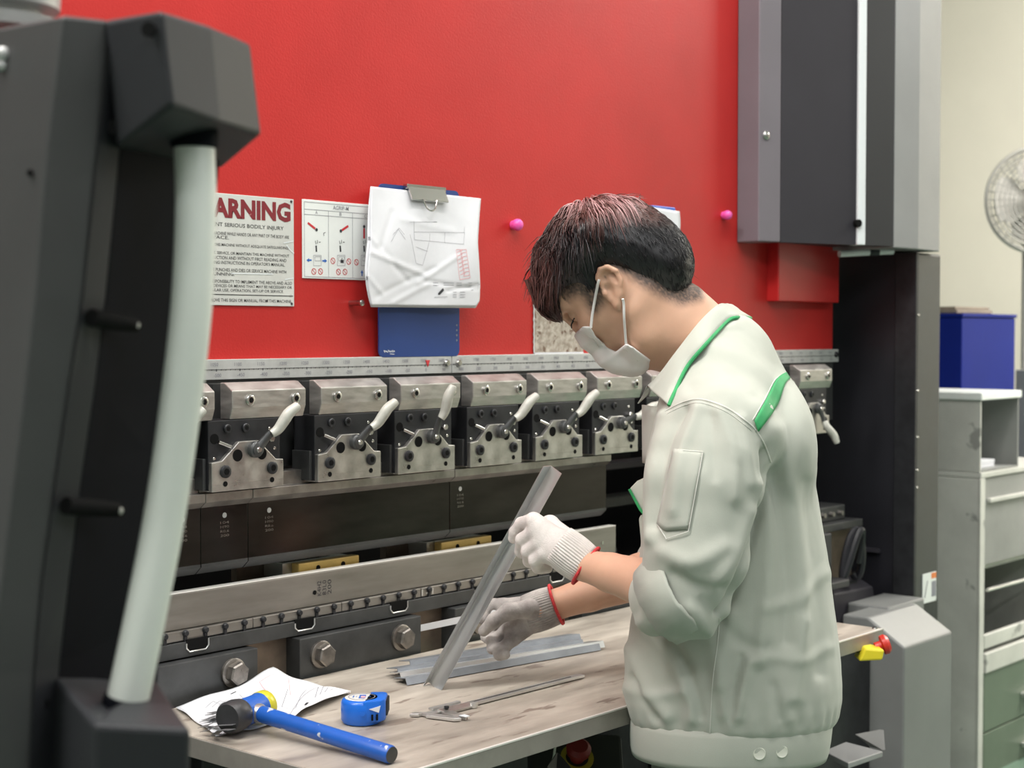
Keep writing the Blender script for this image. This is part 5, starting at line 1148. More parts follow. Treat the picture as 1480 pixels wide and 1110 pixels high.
FB = Field(HO + V3((-0.24, -0.30, -0.62)), HO + V3((0.34, 0.36, 0.20)), 0.0032)
ax3 = (E1, E2, E3)
FB.ell(hp(-0.015, 0.036), ax3, (0.092, 0.083, 0.073), 0.01)
FB.ell(hp(0.020, -0.018), ax3, (0.054, 0.074, 0.058), 0.03)
FB.ell(hp(0.036, 0.032), ax3, (0.046, 0.045, 0.058), 0.02)         # forehead
for sgn in (1, -1):
    FB.chain([hp(0.0, -0.045, 0.052 * sgn), hp(0.014, -0.083, 0.043 * sgn), hp(0.048, -0.102, 0.013 * sgn)], [0.020, 0.019, 0.016], 0.02)
    FB.ell(hp(0.050, -0.010, 0.036 * sgn), ax3, (0.022, 0.022, 0.022), 0.018)   # cheek bone
    FB.cap(hp(0.074, 0.030, 0.016 * sgn), hp(0.064, 0.034, 0.044 * sgn), 0.008, 0.006, 0.012)  # brow
    FB.ell(hp(0.070, 0.014, 0.031 * sgn), ax3, (0.013, 0.012, 0.016), 0.012, 'sub')
    FB.ell(hp(0.062, 0.014, 0.031 * sgn), ax3, (0.012, 0.012, 0.013), 0.004)   # eye ball under the lid
FB.chain([hp(0.069, 0.020), hp(0.074, -0.004), hp(0.077, -0.022)], [0.008, 0.008, 0.010], 0.012)
FB.cap(hp(0.070, -0.026, 0.012), hp(0.070, -0.026, -0.012), 0.008, 0.008, 0.008)
FB.cap(hp(0.066, -0.056, 0.018), hp(0.066, -0.056, -0.018), 0.008, 0.008, 0.012)
FB.cap(hp(0.064, -0.071, 0.014), hp(0.064, -0.071, -0.014), 0.008, 0.008, 0.008)
FB.ell(hp(0.054, -0.100), ax3, (0.018, 0.017, 0.020), 0.015)
# neck and hidden trunk
nk = L(975, 478, 2.415)
FB.cap(hp(-0.020, -0.030), nk, 0.066, 0.0585, 0.03); FB.cap(nk, neckB, 0.0585, 0.062, 0.03)
FB.cap(L(992, 440, 2.41), L(1046, 508, 2.43), 0.028, 0.040, 0.03)
FB.cap(L(1065, 640, 2.44), L(1065, 840, 2.44), 0.10, 0.10, 0.05)
FB.cap(neckB, shL, 0.045, 0.045, 0.03); FB.cap(L(1062, 560, 2.44), shR, 0.04, 0.042, 0.03)
# arms
FB.cap(shL, elL, 0.052, 0.042, 0.03); FB.chain([elL, elL.lerp(wrL, 0.35), elL.lerp(wrL, 0.75), wrL, wrL + (wrL - elL).normalized() * 0.03], [0.042, 0.0385, 0.0295, 0.0245, 0.023], 0.006)
FB.cap(shR, elR, 0.050, 0.044, 0.03); FB.chain([elR, elR.lerp(wrR, 0.35), elR.lerp(wrR, 0.75), wrR, wrR + (wrR - elR).normalized() * 0.03], [0.045, 0.0395, 0.0305, 0.0255, 0.024], 0.006)
# ears
for sgn in (1, -1):
    EU = (E2 * 0.906 - E1 * 0.423); EF = (E1 * 0.906 + E2 * 0.423)
    e = lambda a, b, c=0.0: HO + EF * (a - 0.002) + EU * (b + 0.001) + E3 * ((0.071 + c) * sgn)
    FB.ell(e(-0.004, 0.006, 0.004), (EF, EU, E3), (0.019, 0.030, 0.008), 0.006)
    FB.ell(e(0.003, 0.000, 0.014), (EF, EU, E3), (0.010, 0.014, 0.009), 0.004, 'sub')
    FB.ell(e(-0.002, 0.020, 0.013), (EF, EU, E3), (0.009, 0.008, 0.006), 0.004, 'sub')
    FB.chain([e(0.011, 0.010, 0.004), e(0.012, 0.024, 0.008), e(0.004, 0.034, 0.011), e(-0.008, 0.034, 0.014), e(-0.018, 0.024, 0.015), e(-0.020, 0.008, 0.014), e(-0.013, -0.010, 0.011), e(-0.002, -0.024, 0.007)],
             [0.0035, 0.004, 0.0043, 0.0045, 0.0045, 0.004, 0.004, 0.005], 0.003)
    FB.chain([e(-0.006, 0.018, 0.009), e(-0.010, 0.006, 0.010), e(-0.006, -0.008, 0.009)], [0.003, 0.003, 0.003], 0.004)
    FB.cap(e(0.010, -0.002, 0.007), e(0.010, 0.004, 0.006), 0.0045, 0.003, 0.004)
    FB.ell(e(-0.001, -0.025, 0.005), (EF, EU, E3), (0.007, 0.008, 0.005), 0.004)
Vb, Qb = FB.mesh(); bodyo, Vb_ = np_obj('body', Vb, Qb, M_skin, PR, relax=2)
HAIRLINE = [(770, 440), (786, 458), (811, 472), (809, 452), (815, 428), (838, 418), (850, 428), (859, 446), (866, 436), (867, 412), (872, 392), (886, 384), (906, 389), (931, 407), (957, 422), (985, 434), (1010, 428), (1020, 380), (990, 300), (900, 262), (820, 290), (770, 360)]
bvB = BVHTree.FromPolygons([tuple(v) for v in Vb], [tuple(q) for q in Qb])

# ---- view-ray projection on a figure surface (used to lay seams, patches and straps on it)
def hit(bv, u, v, lift=0.0):
    a, fw, upz = ray(u, v); d = V3((a, fw, upz)); dn = d.normalized(); o = V3((0, 0, CAM_H))
    r = bv.ray_cast(o + dn * 1.5, dn)
    if r[0] is None: return None
    return r[0] - dn * lift
def drape(bv, pts, lift=0.001, k=5):
    P = []
    for a, b in zip(pts[:-1], pts[1:]):
        for i in range(k): P.append((a[0] + (b[0] - a[0]) * i / k, a[1] + (b[1] - a[1]) * i / k))
    P.append(pts[-1]); return [q for q in (hit(bv, u, v, lift) for u, v in P) if q is not None]

# ---- mask
FM = Field(hp(0.03, -0.06) + V3((-0.13, -0.13, -0.13)), hp(0.03, -0.06) + V3((0.13, 0.13, 0.13)), 0.0024)
FM.ell(hp(0.020, -0.022), ax3, (0.060, 0.080, 0.0655), 0.02)
for sgn in (1, -1):
    FM.chain([hp(0.0, -0.045, 0.053 * sgn), hp(0.014, -0.082, 0.046 * sgn), hp(0.048, -0.101, 0.016 * sgn)], [0.0255, 0.0245, 0.0215], 0.025)
    FM.ell(hp(0.050, -0.012, 0.037 * sgn), ax3, (0.024, 0.025, 0.024), 0.02)
FM.chain([hp(0.066, 0.010), hp(0.072, -0.014), hp(0.074, -0.029), hp(0.071, -0.058), hp(0.066, -0.080), hp(0.056, -0.099)], [0.011, 0.012, 0.013, 0.018, 0.021, 0.0195], 0.022)
mo = [(830, 482), (843, 471), (853, 471), (862.5, 486), (875, 503), (890, 508.5), (907, 494.5), (912, 498), (949, 528), (940, 545), (905, 558), (870, 552), (838, 535), (815, 505)]
def to_h(u, v, c=0.05):                        # pixel -> head coordinates on the plane c towards the lens
    a, fw, upz = ray(u, v); d = V3((a, fw, upz)); o = V3((0, 0, CAM_H)); t = (HO + E3 * c - o).dot(E3) / d.dot(E3); q = o + d * t - HO
    return q.dot(E1), q.dot(E2)
def poly_sdf(P, x, y):
    d = np.full(np.broadcast(x, y).shape, 9.0, np.float32); s = np.ones_like(d)
    for i in range(len(P)):
        ax_, ay = P[i]; bx_, by = P[i - 1]; ex, ey = bx_ - ax_, by - ay; wx, wy = x - ax_, y - ay
        t = np.clip((wx * ex + wy * ey) / (ex * ex + ey * ey), 0, 1); d = np.minimum(d, (wx - ex * t) ** 2 + (wy - ey * t) ** 2)
        c1, c2, c3 = y >= ay, y < by, ex * wy > ey * wx
        f_ = (c1 & c2 & c3) | (~c1 & ~c2 & ~c3); s = np.where(f_, -s, s)
    return s * np.sqrt(d)
mp2 = [to_h(u, v, 0.045) for u, v in mo]
x, y, z = FM.pts((slice(None),) * 3); x, y, z = x - HO.x, y - HO.y, z - HO.z
ha = x * E1.x + y * E1.y + z * E1.z; hb = x * E2.x + y * E2.y + z * E2.z
FM.f = np.maximum(FM.f, poly_sdf(mp2, ha, hb))
Vm, Qm = FM.mesh()
# pleats
Hm = Vm - np.array(HO); ma = Hm @ np.array(E1); mb = Hm @ np.array(E2); mc = Hm @ np.array(E3)
for b0, am in ((-0.035, 0.0016), (-0.055, -0.0018), (-0.075, 0.0014)):
    g = np.exp(-((mb - b0 - 0.15 * (ma - 0.05)) / 0.006) ** 2) * am; Vm = Vm + np.outer(g, np.array(E1)) + np.outer(g * np.sign(mc), np.array(E3))
mask, Vm = np_obj('face_mask', Vm, Qm, M_mask, PR, label='white pleated face mask with ear loops', relax=2)
bvM = BVHTree.FromPolygons([tuple(v) for v in Vm], [tuple(q) for q in Qm])
def strap(pts, ends):
    P = []
    for (u, v), l in pts:
        q = hit(bvB, u, v, l); P.append(q)
    return tube(smooth_path([p for p in P if p], 5), 0.0021, 8)
vobj('ear_loop', strap([((866, 404), 0.004), ((864, 411), 0.006), ((860, 432), 0.004), ((856, 455), 0.004), ((854, 474), 0.010)], 0), M_mask, mask, True)
vobj('ear_loop', strap([((900, 432), 0.004), ((901.5, 440), 0.005), ((902, 458), 0.004), ((903.5, 480), 0.004), ((905, 500), 0.012)], 0), M_mask, mask, True)
ht = [hit(bvM, u, v, 0.0006) for u, v in ((838, 481), (846, 474), (853, 474))]
vobj('stitching', tube([q for q in (hit(bvM, u, v, 0.0004) for u, v in ((848, 484), (857, 489), (866, 502))) if q], 0.0005, 5), M_stitch, mask)
vobj('stitching', tube([q for q in (hit(bvM, u, v, 0.0004) for u, v in ((903, 504), (922, 522), (938, 535))) if q], 0.0005, 5), M_stitch, mask)
# lashes
el = [hp(0.0735, 0.009, 0.022 + 0.004 * i) for i in range(5)]
vobj('eyelashes', join(*[tube([p, p + E1 * 0.006 + E2 * -0.002, p + E1 * 0.010 - E2 * 0.0065], [0.0010, 0.0007, 0.0002], 5) for p in el] + [tube([hp(0.0720, 0.011, 0.018), hp(0.0735, 0.010, 0.028), hp(0.0690, 0.010, 0.042)], 0.0011, 6)]), M_lash, PR)

# ---- hair: cap volume plus strands
hl = HAIRLINE
FH = Field(HO + V3((-0.19, -0.15, -0.11)), HO + V3((0.18, 0.16, 0.20)), 0.003)
FH.ell(hp(-0.020, 0.032), ax3, (0.101, 0.096, 0.082), 0.02)
FH.ell(L(888, 380, 2.40), (V3((1, 0, 0)), V3((0, 1, 0)), V3((0, 0, 1))), (0.107, 0.079, 0.099), 0.02)
FH.ell(L(955, 385, 2.41), (V3((1, 0, 0)), V3((0, 1, 0)), V3((0, 0, 1))), (0.047, 0.068, 0.055), 0.03)
FH.chain([L(835, 345, 2.40), L(806, 385, 2.41), L(795, 425, 2.415), L(806, 458, 2.42)], [0.042, 0.030, 0.019, 0.007], 0.03, sq=(V3((0, 1, 0)), 2.3))
hl2 = [to_h(u, v, 0.065) for u, v in hl]
x, y, z = FH.pts((slice(None),) * 3); x, y, z = x - HO.x, y - HO.y, z - HO.z
ha = x * E1.x + y * E1.y + z * E1.z; hb = x * E2.x + y * E2.y + z * E2.z
pd_ = poly_sdf(hl2, ha, hb); hc = np.abs(x * E3.x + y * E3.y + z * E3.z)
FH.f = FH.f + 0.0135 * np.clip(1 + pd_ / 0.042, 0, 1) ** 1.2 * np.clip((hc - 0.035) / 0.02, 0, 1)
FH.f = -smin(-FH.f, -pd_, 0.008)
Vh, Qh = FH.mesh()
Hh = (Vh - np.array(HO)); Hn = Hh / np.linalg.norm(Hh, axis=1)[:, None]
hairroot, Vh = np_obj('hair', Vh, Qh, M_hair, PR, label='short black hair dyed pinkish brown on top', relax=3)
at = hairroot.data.attributes.new('tint', 'FLOAT', 'POINT')
def tint(p):                                   # dye: strongest on the crown and along the fringe
    q = np.asarray(p) - np.array(HO); b = q @ np.array(E2); a = q @ np.array(E1); zz = q[..., 2]
    t = np.clip((zz - 0.092) / 0.045, 0, 1) * np.clip((0.11 - np.abs(q[..., 0] - 0.0)) / 0.05, 0, 1) * 0.95
    fr = np.clip((-q[..., 0] - 0.072) / 0.030, 0, 1) * 0.42
    return np.maximum(t, fr)
at.data.foreach_set('value', (tint(Vh) * 0.8).astype(np.float32))
bvH = BVHTree.FromPolygons([tuple(v) for v in Vh], [tuple(q) for q in Qh])
crown = hp(-0.060, 0.118, -0.01)
SV, SF, ST = [], [], []
rs_ = random.Random(3)
def strand(P, r0, t0):
    base = len(SV); m = len(P)
    for i, p in enumerate(P):
        t = (P[min(i + 1, m - 1)] - P[max(i - 1, 0)]).normalized(); a, b, _ = basis(t); r = r0 * (1 - (i / (m - 1)) ** 2 * 0.85)
        for k in range(3): w = 2 * PI * k / 3; SV.append(p + (a * math.cos(w) + b * math.sin(w)) * r); ST.append(max(0, min(1, t0 + 0.0 * i)))
    for i in range(m - 1):
        for k in range(3): j = (k + 1) % 3; SF.append((base + i * 3 + k, base + i * 3 + j, base + (i + 1) * 3 + j, base + (i + 1) * 3 + k))
roots_ = np.array([i for i in range(len(Vh))]); 
for it in range(4200):
    p = V3(Vh[rs_.randrange(len(Vh))]); q = p - HO; a, b, c = q.dot(E1), q.dot(E2), q.dot(E3)
    if b < 0.045 and a < 0.06 and rs_.random() < 0.35: pass
    side = (b < 0.085 and a < 0.055) 
    f = p - crown; f = f - (p - hp(0, 0.045)).normalized() * f.dot((p - hp(0, 0.045)).normalized())
    if f.length < 1e-4: continue
    f.normalize()
    ln_ = rs_.uniform(0.010, 0.018) if side else rs_.uniform(0.028, 0.055)
    if side: f = (f * 0.6 + V3((0.3, 0, -0.6))).normalized()
    f = (f + V3((rs_.gauss(0, .16), rs_.gauss(0, .16), rs_.gauss(0, .16)))).normalized()
    P = [p - (p - hp(0, 0.045)).normalized() * 0.002]; cur = p.copy(); mseg = 3 if side else 5
    lift0 = rs_.uniform(0.0005, 0.0025) if side else rs_.uniform(0.001, 0.007)
    for k in range(1, mseg + 1):
        cur = cur + f * (ln_ / mseg) + V3((0, 0, -0.0016 * k)) * (0 if side else 1)
        nr = bvH.find_nearest(cur)
        if nr[0] is None: break
        nrm2 = nr[1]; 
        if (cur - nr[0]).dot(nrm2) < 0: cur = nr[0].copy()
        uu, vv = topx(cur)
        if uu < 840 and (vv > 452 + (uu - 778) * 0.5 or (uu > 815 and vv > 424)): break
        w = math.sin(PI * k / (mseg + 0.6)); P.append(nr[0] + nrm2 * (0.0008 + lift0 * w) if (cur - nr[0]).length < 0.012 else cur.copy())
    t0 = float(tint(np.array(p))); t0 = t0 * rs_.uniform(0.35, 1.35) if not side else t0 * 0.4
    if len(P) > 2: strand(P, rs_.uniform(0.0007, 0.0013) if not side else 0.0006, t0)
# fringe locks and crown tufts
for it in range(170):
    s = rs_.random(); c = rs_.uniform(-0.055, 0.060); u0 = 800 + 30 * rs_.random()
    p0 = hp(0.074 + rs_.uniform(-.012, .008), 0.085 + rs_.uniform(-.02, .02), c); p1 = hp(0.097, 0.058, c * 1.05) ; p2 = hp(0.100 + rs_.uniform(-.006, .003), 0.033, c * 1.05); e = rs_.uniform(-0.006, 0.014)
    p3 = hp(0.090 + rs_.uniform(-.008, .004), 0.026 + e, c)
    Pf = smooth_path([p0, p1, p2, p3], 3); cut = len(Pf)
    for i_, q in enumerate(Pf):
        uu, vv = topx(q)
        if vv > 454 + (uu - 778) * 0.5 + rs_.uniform(-5, 3) or (uu > 814 and vv > 424): cut = i_; break
    if cut > 3: strand(Pf[:cut], rs_.uniform(0.0010, 0.0020), rs_.uniform(0.25, 0.55))
for it in range(40):
    p0 = L(880 + rs_.uniform(-30, 45), 290 + rs_.uniform(-3, 8), 2.40 + rs_.uniform(-.03, .03)); d = V3((rs_.uniform(-.010, .03), rs_.uniform(-.01, .01), rs_.uniform(0.002, .009)))
    strand(smooth_path([p0, p0 + d * 0.6 + V3((0, 0, .004)), p0 + d * 1.3 - V3((0, 0, .002))], 3), 0.0006, rs_.uniform(0.4, 1))
sto = obj('hair_strands', (SV, SF), M_hair, hairroot, 'all', pre=MV, kind='stuff'); at = sto.data.attributes.new('tint', 'FLOAT', 'POINT'); at.data.foreach_set('value', ST)
# short shaved hair (fade) before the ear and at the nape
SV, SF, ST = [], [], []
for it in range(0):
    if rs_.random() < 0.5: u, v = rs_.uniform(834, 868), rs_.uniform(405, 448)
    else: u, v = rs_.uniform(895, 1002), rs_.uniform(392, 446)
    if u < 870 and (v > 418 + (u - 834) * 0.9): continue
    if u > 890 and v > 400 + (u - 895) * 0.42: continue
    q = hit(bvB, u, v, 0.0003)
    if q is None: continue
    d = V3((rs_.gauss(0.3, .2), -0.35, -0.8)).normalized(); strand([q, q + d * 0.002, q + d * 0.0045 ], 0.00045, 0)
Hb = Vb_ - np.array(HO); fa1, fb1, fc1 = Hb @ np.array(E1), Hb @ np.array(E2), Hb @ np.array(E3)
fd = poly_sdf(hl2, fa1, fb1); fade = np.clip(1 - fd / 0.017, 0, 1) ** 1.3 * (fa1 < 0.058) * (np.abs(fc1) < 0.079)
nz_ = np.array([mn.noise((p[0] * 500, p[1] * 500, p[2] * 500)) if q > 0.01 else 0 for p, q in zip(Vb_, fade)])
fat = bodyo.data.attributes.new('fade', 'FLOAT', 'POINT'); fat.data.foreach_set('value', np.clip(fade * (0.9 + 0.5 * nz_), 0, 0.93).astype(np.float32))

# ---- jacket
rows = [(478, 1000, 1068), (500, 985, 1100), (530, 968, 1128), (560, 955, 1147), (600, 944, 1163), (650, 938, 1174), (700, 934, 1181), (750, 930, 1188), (800, 926, 1195), (850, 922, 1201),
        (900, 914, 1206.5), (950, 907, 1211), (985, 904, 1213), (1010, 905, 1213), (1035, 912, 1209), (1048, 918, 1200)]
dC = 2.425; zs, cxs, cys, aa, bb = [], [], [], [], []
half = {478: .085, 500: .12, 530: .150, 560: .168, 600: .172, 650: .170, 700: .168, 750: .166, 800: .165, 850: .165, 900: .166, 950: .168, 985: .170, 1010: .170, 1035: .168, 1048: .160}
for v, ul, ur in rows[::-1]:
    pL, pR2 = L(ul, v, dC), L(ur, v, dC); w = (pR2.x - pL.x) / 2; b = half[v]; c_, s_ = math.cos(math.radians(20)), math.sin(math.radians(20))
    a2 = w * w - (b * s_) ** 2; a = math.sqrt(max(a2, (0.72 * w) ** 2)) / c_; a = min(a, w * 1.0)
    zs.append(pL.z); cxs.append((pL.x + pR2.x) / 2); cys.append(dC + 0.0); aa.append(a); bb.append(b)
FJ = Field(V3((0.165, 2.10, zs[0] - 0.02)), V3((0.565, 2.86, L(0, 455, 2.4).z)), 0.0045)
FJ.loft(zs, cxs, cys, aa, bb, -math.radians(20), 0.01, 2.2)
FJ.cap(L(1052, 520, 2.43), shL + V3((0.004, 0.03, 0.0)), 0.062, 0.072, 0.04); FJ.cap(L(1052, 520, 2.43), shR, 0.062, 0.07, 0.04)
FJ.ell(L(1120, 640, 2.42), (V3((1, 0, 0)), V3((0, 1, 0)), V3((0, 0, 1))), (0.058, 0.15, 0.10), 0.03)
# right sleeve (mostly hidden)
FJ.cap(shR, elR.lerp(shR, 0.15), 0.078, 0.070, 0.03); FJ.cap(elR.lerp(shR, 0.15), elR.lerp(wrR, 0.12), 0.068, 0.062, 0.02)
JV_half = None
# left sleeve
k1s = L(1021, 700, 2.225); k2s = L(1006, 800, 2.21); k3s = L(990, 856, 2.215)
FJ.cap(shL, shL.lerp(k1s, 0.5), 0.082, 0.084, 0.03); FJ.chain([shL.lerp(k1s, 0.5), k1s, k2s, k3s], [0.084, 0.0835, 0.0760, 0.066], 0.006)
FJ.cap(k3s, L(962, 862, 2.25), 0.062, 0.054, 0.015)
Vj, Qj = FJ.mesh()
# sculpted folds: (polyline in picture rows/columns, width px, height m); near side only
FO = [([(1108, 655), (1106, 705), (1090, 770), (1064, 850), (1042, 890)], 4.5, -0.011), ([(1125, 620), (1150, 760), (1160, 900), (1150, 1020)], 12, 0.006), ([(1108, 650), (1135, 780), (1140, 930)], 9, -0.005),
      ([(1104, 700), (1112, 800), (1100, 960)], 10, 0.006), ([(1170, 700), (1185, 860), (1190, 980)], 10, -0.004), ([(1020, 500), (1075, 520), (1120, 560)], 12, 0.003),
      ([(1000, 560), (1050, 545), (1090, 570)], 10, -0.0035), ([(1010, 590), (985, 660), (975, 740)], 8, 0.005), ([(990, 590), (962, 650), (948, 760)], 6, -0.006), ([(960, 600), (942, 680), (940, 780)], 8, 0.006),
      ([(1040, 595), (1060, 650), (1064, 720)], 9, 0.004), ([(1072, 605), (1082, 660), (1088, 700)], 7, 0.004), ([(1028, 600), (1034, 690)], 6, -0.003),
      ([(960, 800), (1000, 815), (1050, 790)], 12, 0.004), ([(975, 830), (1010, 850), (1045, 850)], 8, -0.004), ([(1085, 740), (1065, 800), (1035, 850)], 10, 0.005),
      ([(930, 900), (965, 945), (1000, 1020), (1005, 1055)], 10, 0.006), ([(945, 890), (990, 960), (1015, 1050)], 7, -0.005), ([(912, 940), (930, 990), (965, 1050)], 9, 0.005), ([(915, 985), (935, 1030), (950, 1052)], 6, -0.005),
      ([(1060, 890), (1045, 960), (1050, 1050)], 9, 0.004), ([(1085, 960), (1075, 1010), (1068, 1055)], 7, 0.006), ([(1075, 955), (1062, 1010), (1058, 1055)], 5, -0.005), ([(1120, 1000), (1130, 1055)], 6, -0.003),
      ([(1160, 900), (1135, 1000), (1140, 1055)], 10, 0.003), ([(1000, 880), (1030, 930), (1040, 1000)], 10, 0.004), ([(1020, 870), (1070, 930), (1110, 940)], 10, -0.003), ([(905, 1000), (940, 1015), (990, 1010)], 8, 0.003),
      ([(1195, 830), (1150, 870), (1110, 880)], 9, 0.0025), ([(1200, 940), (1165, 960), (1120, 955)], 9, 0.0025)]
u_ = 740 + Vj[:, 0] / Vj[:, 1] * F_PX; v_ = 480 - (Vj[:, 2] - CAM_H) / Vj[:, 1] * 2235
# vertex normals
tri = Vj[Qj]; fn = np.cross(tri[:, 2] - tri[:, 0], tri[:, 3] - tri[:, 1]); VN = np.zeros_like(Vj)
for k in range(4):
    for d in range(3): VN[:, d] += np.bincount(Qj[:, k], weights=fn[:, d], minlength=len(Vj))
VN /= np.linalg.norm(VN, axis=1)[:, None] + 1e-9
if ((VN * (Vj - Vj.mean(0))).sum(1)).mean() < 0: VN = -VN
near = np.clip((2.47 - Vj[:, 1]) / 0.05, 0, 1); disp = np.zeros(len(Vj))
for P, w, h in FO:
    best = np.full(len(Vj), 1e9)
    P = [(q.x, q.y) for q in smooth_path([(a, b, 0) for a, b in P], 4)]
    for (ax_, ay), (bx_, by) in zip(P[:-1], P[1:]):
        ex, ey = bx_ - ax_, by - ay; t = np.clip(((u_ - ax_) * ex + (v_ - ay) * ey) / (ex * ex + ey * ey), 0, 1)
        best = np.minimum(best, (u_ - ax_ - ex * t) ** 2 + (v_ - ay - ey * t) ** 2)
    disp += 1.35 * h * np.exp(-best / (w * w))
disp *= near
for i in range(len(Vj)):
    p = Vj[i]; disp[i] += 0.0016 * mn.noise((p[0] * 22, p[1] * 22, p[2] * 9)) + 0.0008 * mn.noise((p[0] * 55 + 3, p[1] * 55, p[2] * 30))
gather = np.clip((v_ - 1030) / 30, 0, 1) * np.sin(np.arctan2(Vj[:, 1] - dC, Vj[:, 0] - 0.36) * 34) * 0.0022
amt = (disp + gather) * np.clip((Vj[:, 2] - zs[0] - 0.004) / 0.02, 0, 1); Vj = Vj + VN * amt[:, None]
Vj[:, 2] += 0.10 * (dC - Vj[:, 1]) * np.clip((zs[0] + 0.16 - Vj[:, 2]) / 0.16, 0, 1)
jacket, Vj = np_obj('jacket', Vj, Qj, M_jacket, PR, label='pale grey green work jacket with green piping', relax=2)
bvJ = BVHTree.FromPolygons([tuple(v) for v in Vj], [tuple(q) for q in Qj])
def seam(pts, r=0.0009, m=None, name='seam', lift=0.0004, par=None):
    P = drape(bvJ, pts, lift, 6)
    if len(P) > 2: vobj(name, tube(P, r, 6), m or M_stitch, par or jacket, True)
sm = lambda pts: [(q.x, q.y) for q in smooth_path([(a, b, 0) for a, b in pts], 4)]
seam(sm([(962, 594), (985, 582), (1008, 577), (1032, 582), (1060, 595), (1088, 617), (1092, 622)]), 0.0014)
seam(sm([(964, 598), (986, 587), (1008, 582), (1031, 587), (1058, 600), (1086, 622)]), 0.0006)
seam(sm([(1093, 622), (1106, 645), (1114, 668)]), 0.0013)
seam(sm([(1040, 893), (1037, 930), (1030, 985), (1026, 1060)]), 0.0008)
# green stripe along the back yoke
ua = sm([(1136, 538), (1122, 548), (1108, 575), (1090, 608)]); ub = sm([(1142, 547), (1134, 556), (1122, 588), (1096, 624)])
rowsg = []
for a, b in zip(ua, ub):
    r = [hit(bvJ, a[0] + (b[0] - a[0]) * t, a[1] + (b[1] - a[1]) * t, 0.0055) for t in (0, .25, .5, .75, 1)]
    if all(r): rowsg.append(r)
if len(rowsg) > 2: vobj('yoke_piping', solid(grid(rowsg), 0.0012), M_green, jacket, 'all', label='green stripe along the back yoke')
seam(sm([(1133, 541), (1120, 549), (1106, 576), (1088, 607)]), 0.0008)
# sleeve pocket
def patch(cor, nu, nv, lift):
    (a, b, c, d) = cor; rows = []
    for i in range(nv + 1):
        t = i / nv; l = (a[0] + (d[0] - a[0]) * t, a[1] + (d[1] - a[1]) * t); r = (b[0] + (c[0] - b[0]) * t, b[1] + (c[1] - b[1]) * t); row = []
        for j in range(nu + 1):
            s = j / nu; v = l[1] + (r[1] - l[1]) * s
            edge = 0 if (i in (0, nv) or j in (0, nu)) else 1
            v += (9 * (1 - abs(s - 0.25) / 0.75) if s > 0.25 else 9 * s / 0.25) * t * 0.9
            row.append(hit(bvJ, l[0] + (r[0] - l[0]) * s, v, lift if edge else lift * 0.35))
        rows.append(row)
    return rows
pr = patch([(974, 649), (1016, 653), (995, 764), (950, 757)], 10, 18, 0.0030)
if all(q for r in pr for q in r): pk = vobj('sleeve_pocket', solid(grid(pr), 0.0016), M_jacket, jacket, 'all')
else: pk = jacket
for pts in ([(974, 650), (1016, 653)], [(1016, 653), (995, 768)], [(995, 768), (963, 779), (950, 758)], [(975, 657), (1014, 660)]):
    P = [q for q in drape(bvJ, pts, 0.0032, 6)]
    if len(P) > 2: vobj('stitch_line', tube(P, 0.0008, 5), M_stitch, pk, True)
# waistband and buttons
wb = []
for v, f_ in ((1036, .965), (1044, .985), (1064, .985), (1080, .978), (1088, .965)):
    pL, pR2 = L(913 - (v - 1036) * 0.02, v, dC), L(1198 - (v - 1036) * 0.12, v, dC); w = (pR2.x - pL.x) / 2; cx_ = (pL.x + pR2.x) / 2; b = 0.166; z_ = pL.z
    ring_ = []
    for k in range(72):
        t = 2 * PI * k / 72; ring_.append(V3((cx_ + w * f_ * math.copysign(abs(math.cos(t)) ** 0.9, math.cos(t)), dC + b * f_ * math.copysign(abs(math.sin(t)) ** 0.9, math.sin(t)), z_ - 0.10 * b * f_ * math.sin(t))))
    wb.append(ring_ + [ring_[0]])
band = vobj('waistband', solid(grid(wb), 0.004), M_jacket, jacket, 'all')
def on_band(u, v, lift):
    g = grid(wb); b = BVHTree.FromPolygons([tuple(q) for q in g[0]], g[1]); return hit(b, u, v, lift)
for u, v in ((1097, 1089), (1129, 1086)):
    q = on_band(u, v, 0.002)
    if q is None: continue
    bt = vobj('button', lathe(q, V3((q.x - 0.36, (q.y - dC) * 1.15, 0.02)), [(0.0095, -0.001), (0.0098, 0.0022), (0.0085, 0.0034), (0.0070, 0.0026), (0.002, 0.0026)], 22), M_button, band, True)
P = [q for q in (on_band(u, 1083 - 16 * abs((u - 1050) / 140) ** 2, 0.0008) for u in range(918, 1188, 6)) if q]; vobj('stitch_line', tube(P, 0.0007, 5), M_stitch, band, True)
P = [q for q in (on_band(1022, v, 0.0008) for v in range(1080, 1110, 6)) if q]; vobj('stitch_line', tube(P, 0.0007, 5), M_stitch, band, True)
# rolled cuff of the left sleeve
def ell_ring(c, n, e0, ra, rb, k=44):
    n = n.normalized(); e0 = (e0 - n * e0.dot(n)).normalized(); e1 = n.cross(e0); return [c + e0 * math.cos(2 * PI * i / k) * ra + e1 * math.sin(2 * PI * i / k) * rb for i in range(k)]
cn = (wrL - elL).normalized(); dax = V3((0.62, -0.05, -0.78))             # long axis of the opening (towards the drooping corner)
ci, co_ = L(993, 846, 2.205), L(950, 875, 2.235)
nax = V3((-0.74, 0.30, -0.50)).normalized()
rings = [ell_ring(ci, nax, dax, 0.062, 0.072), ell_ring(ci.lerp(co_, 0.08), nax, dax, 0.067, 0.0745), ell_ring(ci.lerp(co_, 0.5), nax, dax, 0.066, 0.071), ell_ring(co_, nax, dax, 0.0600, 0.066), ell_ring(co_ - nax * 0.001, nax, dax, 0.0555, 0.061), ell_ring(co_ - nax * 0.02, nax, dax, 0.050, 0.055)]
for i, r in enumerate(rings):
    for k in range(len(r)): r[k] += V3((0, 0, 0.0018 * math.sin(k * 0.9 + i) + 0.0012 * math.sin(k * 2.1)))
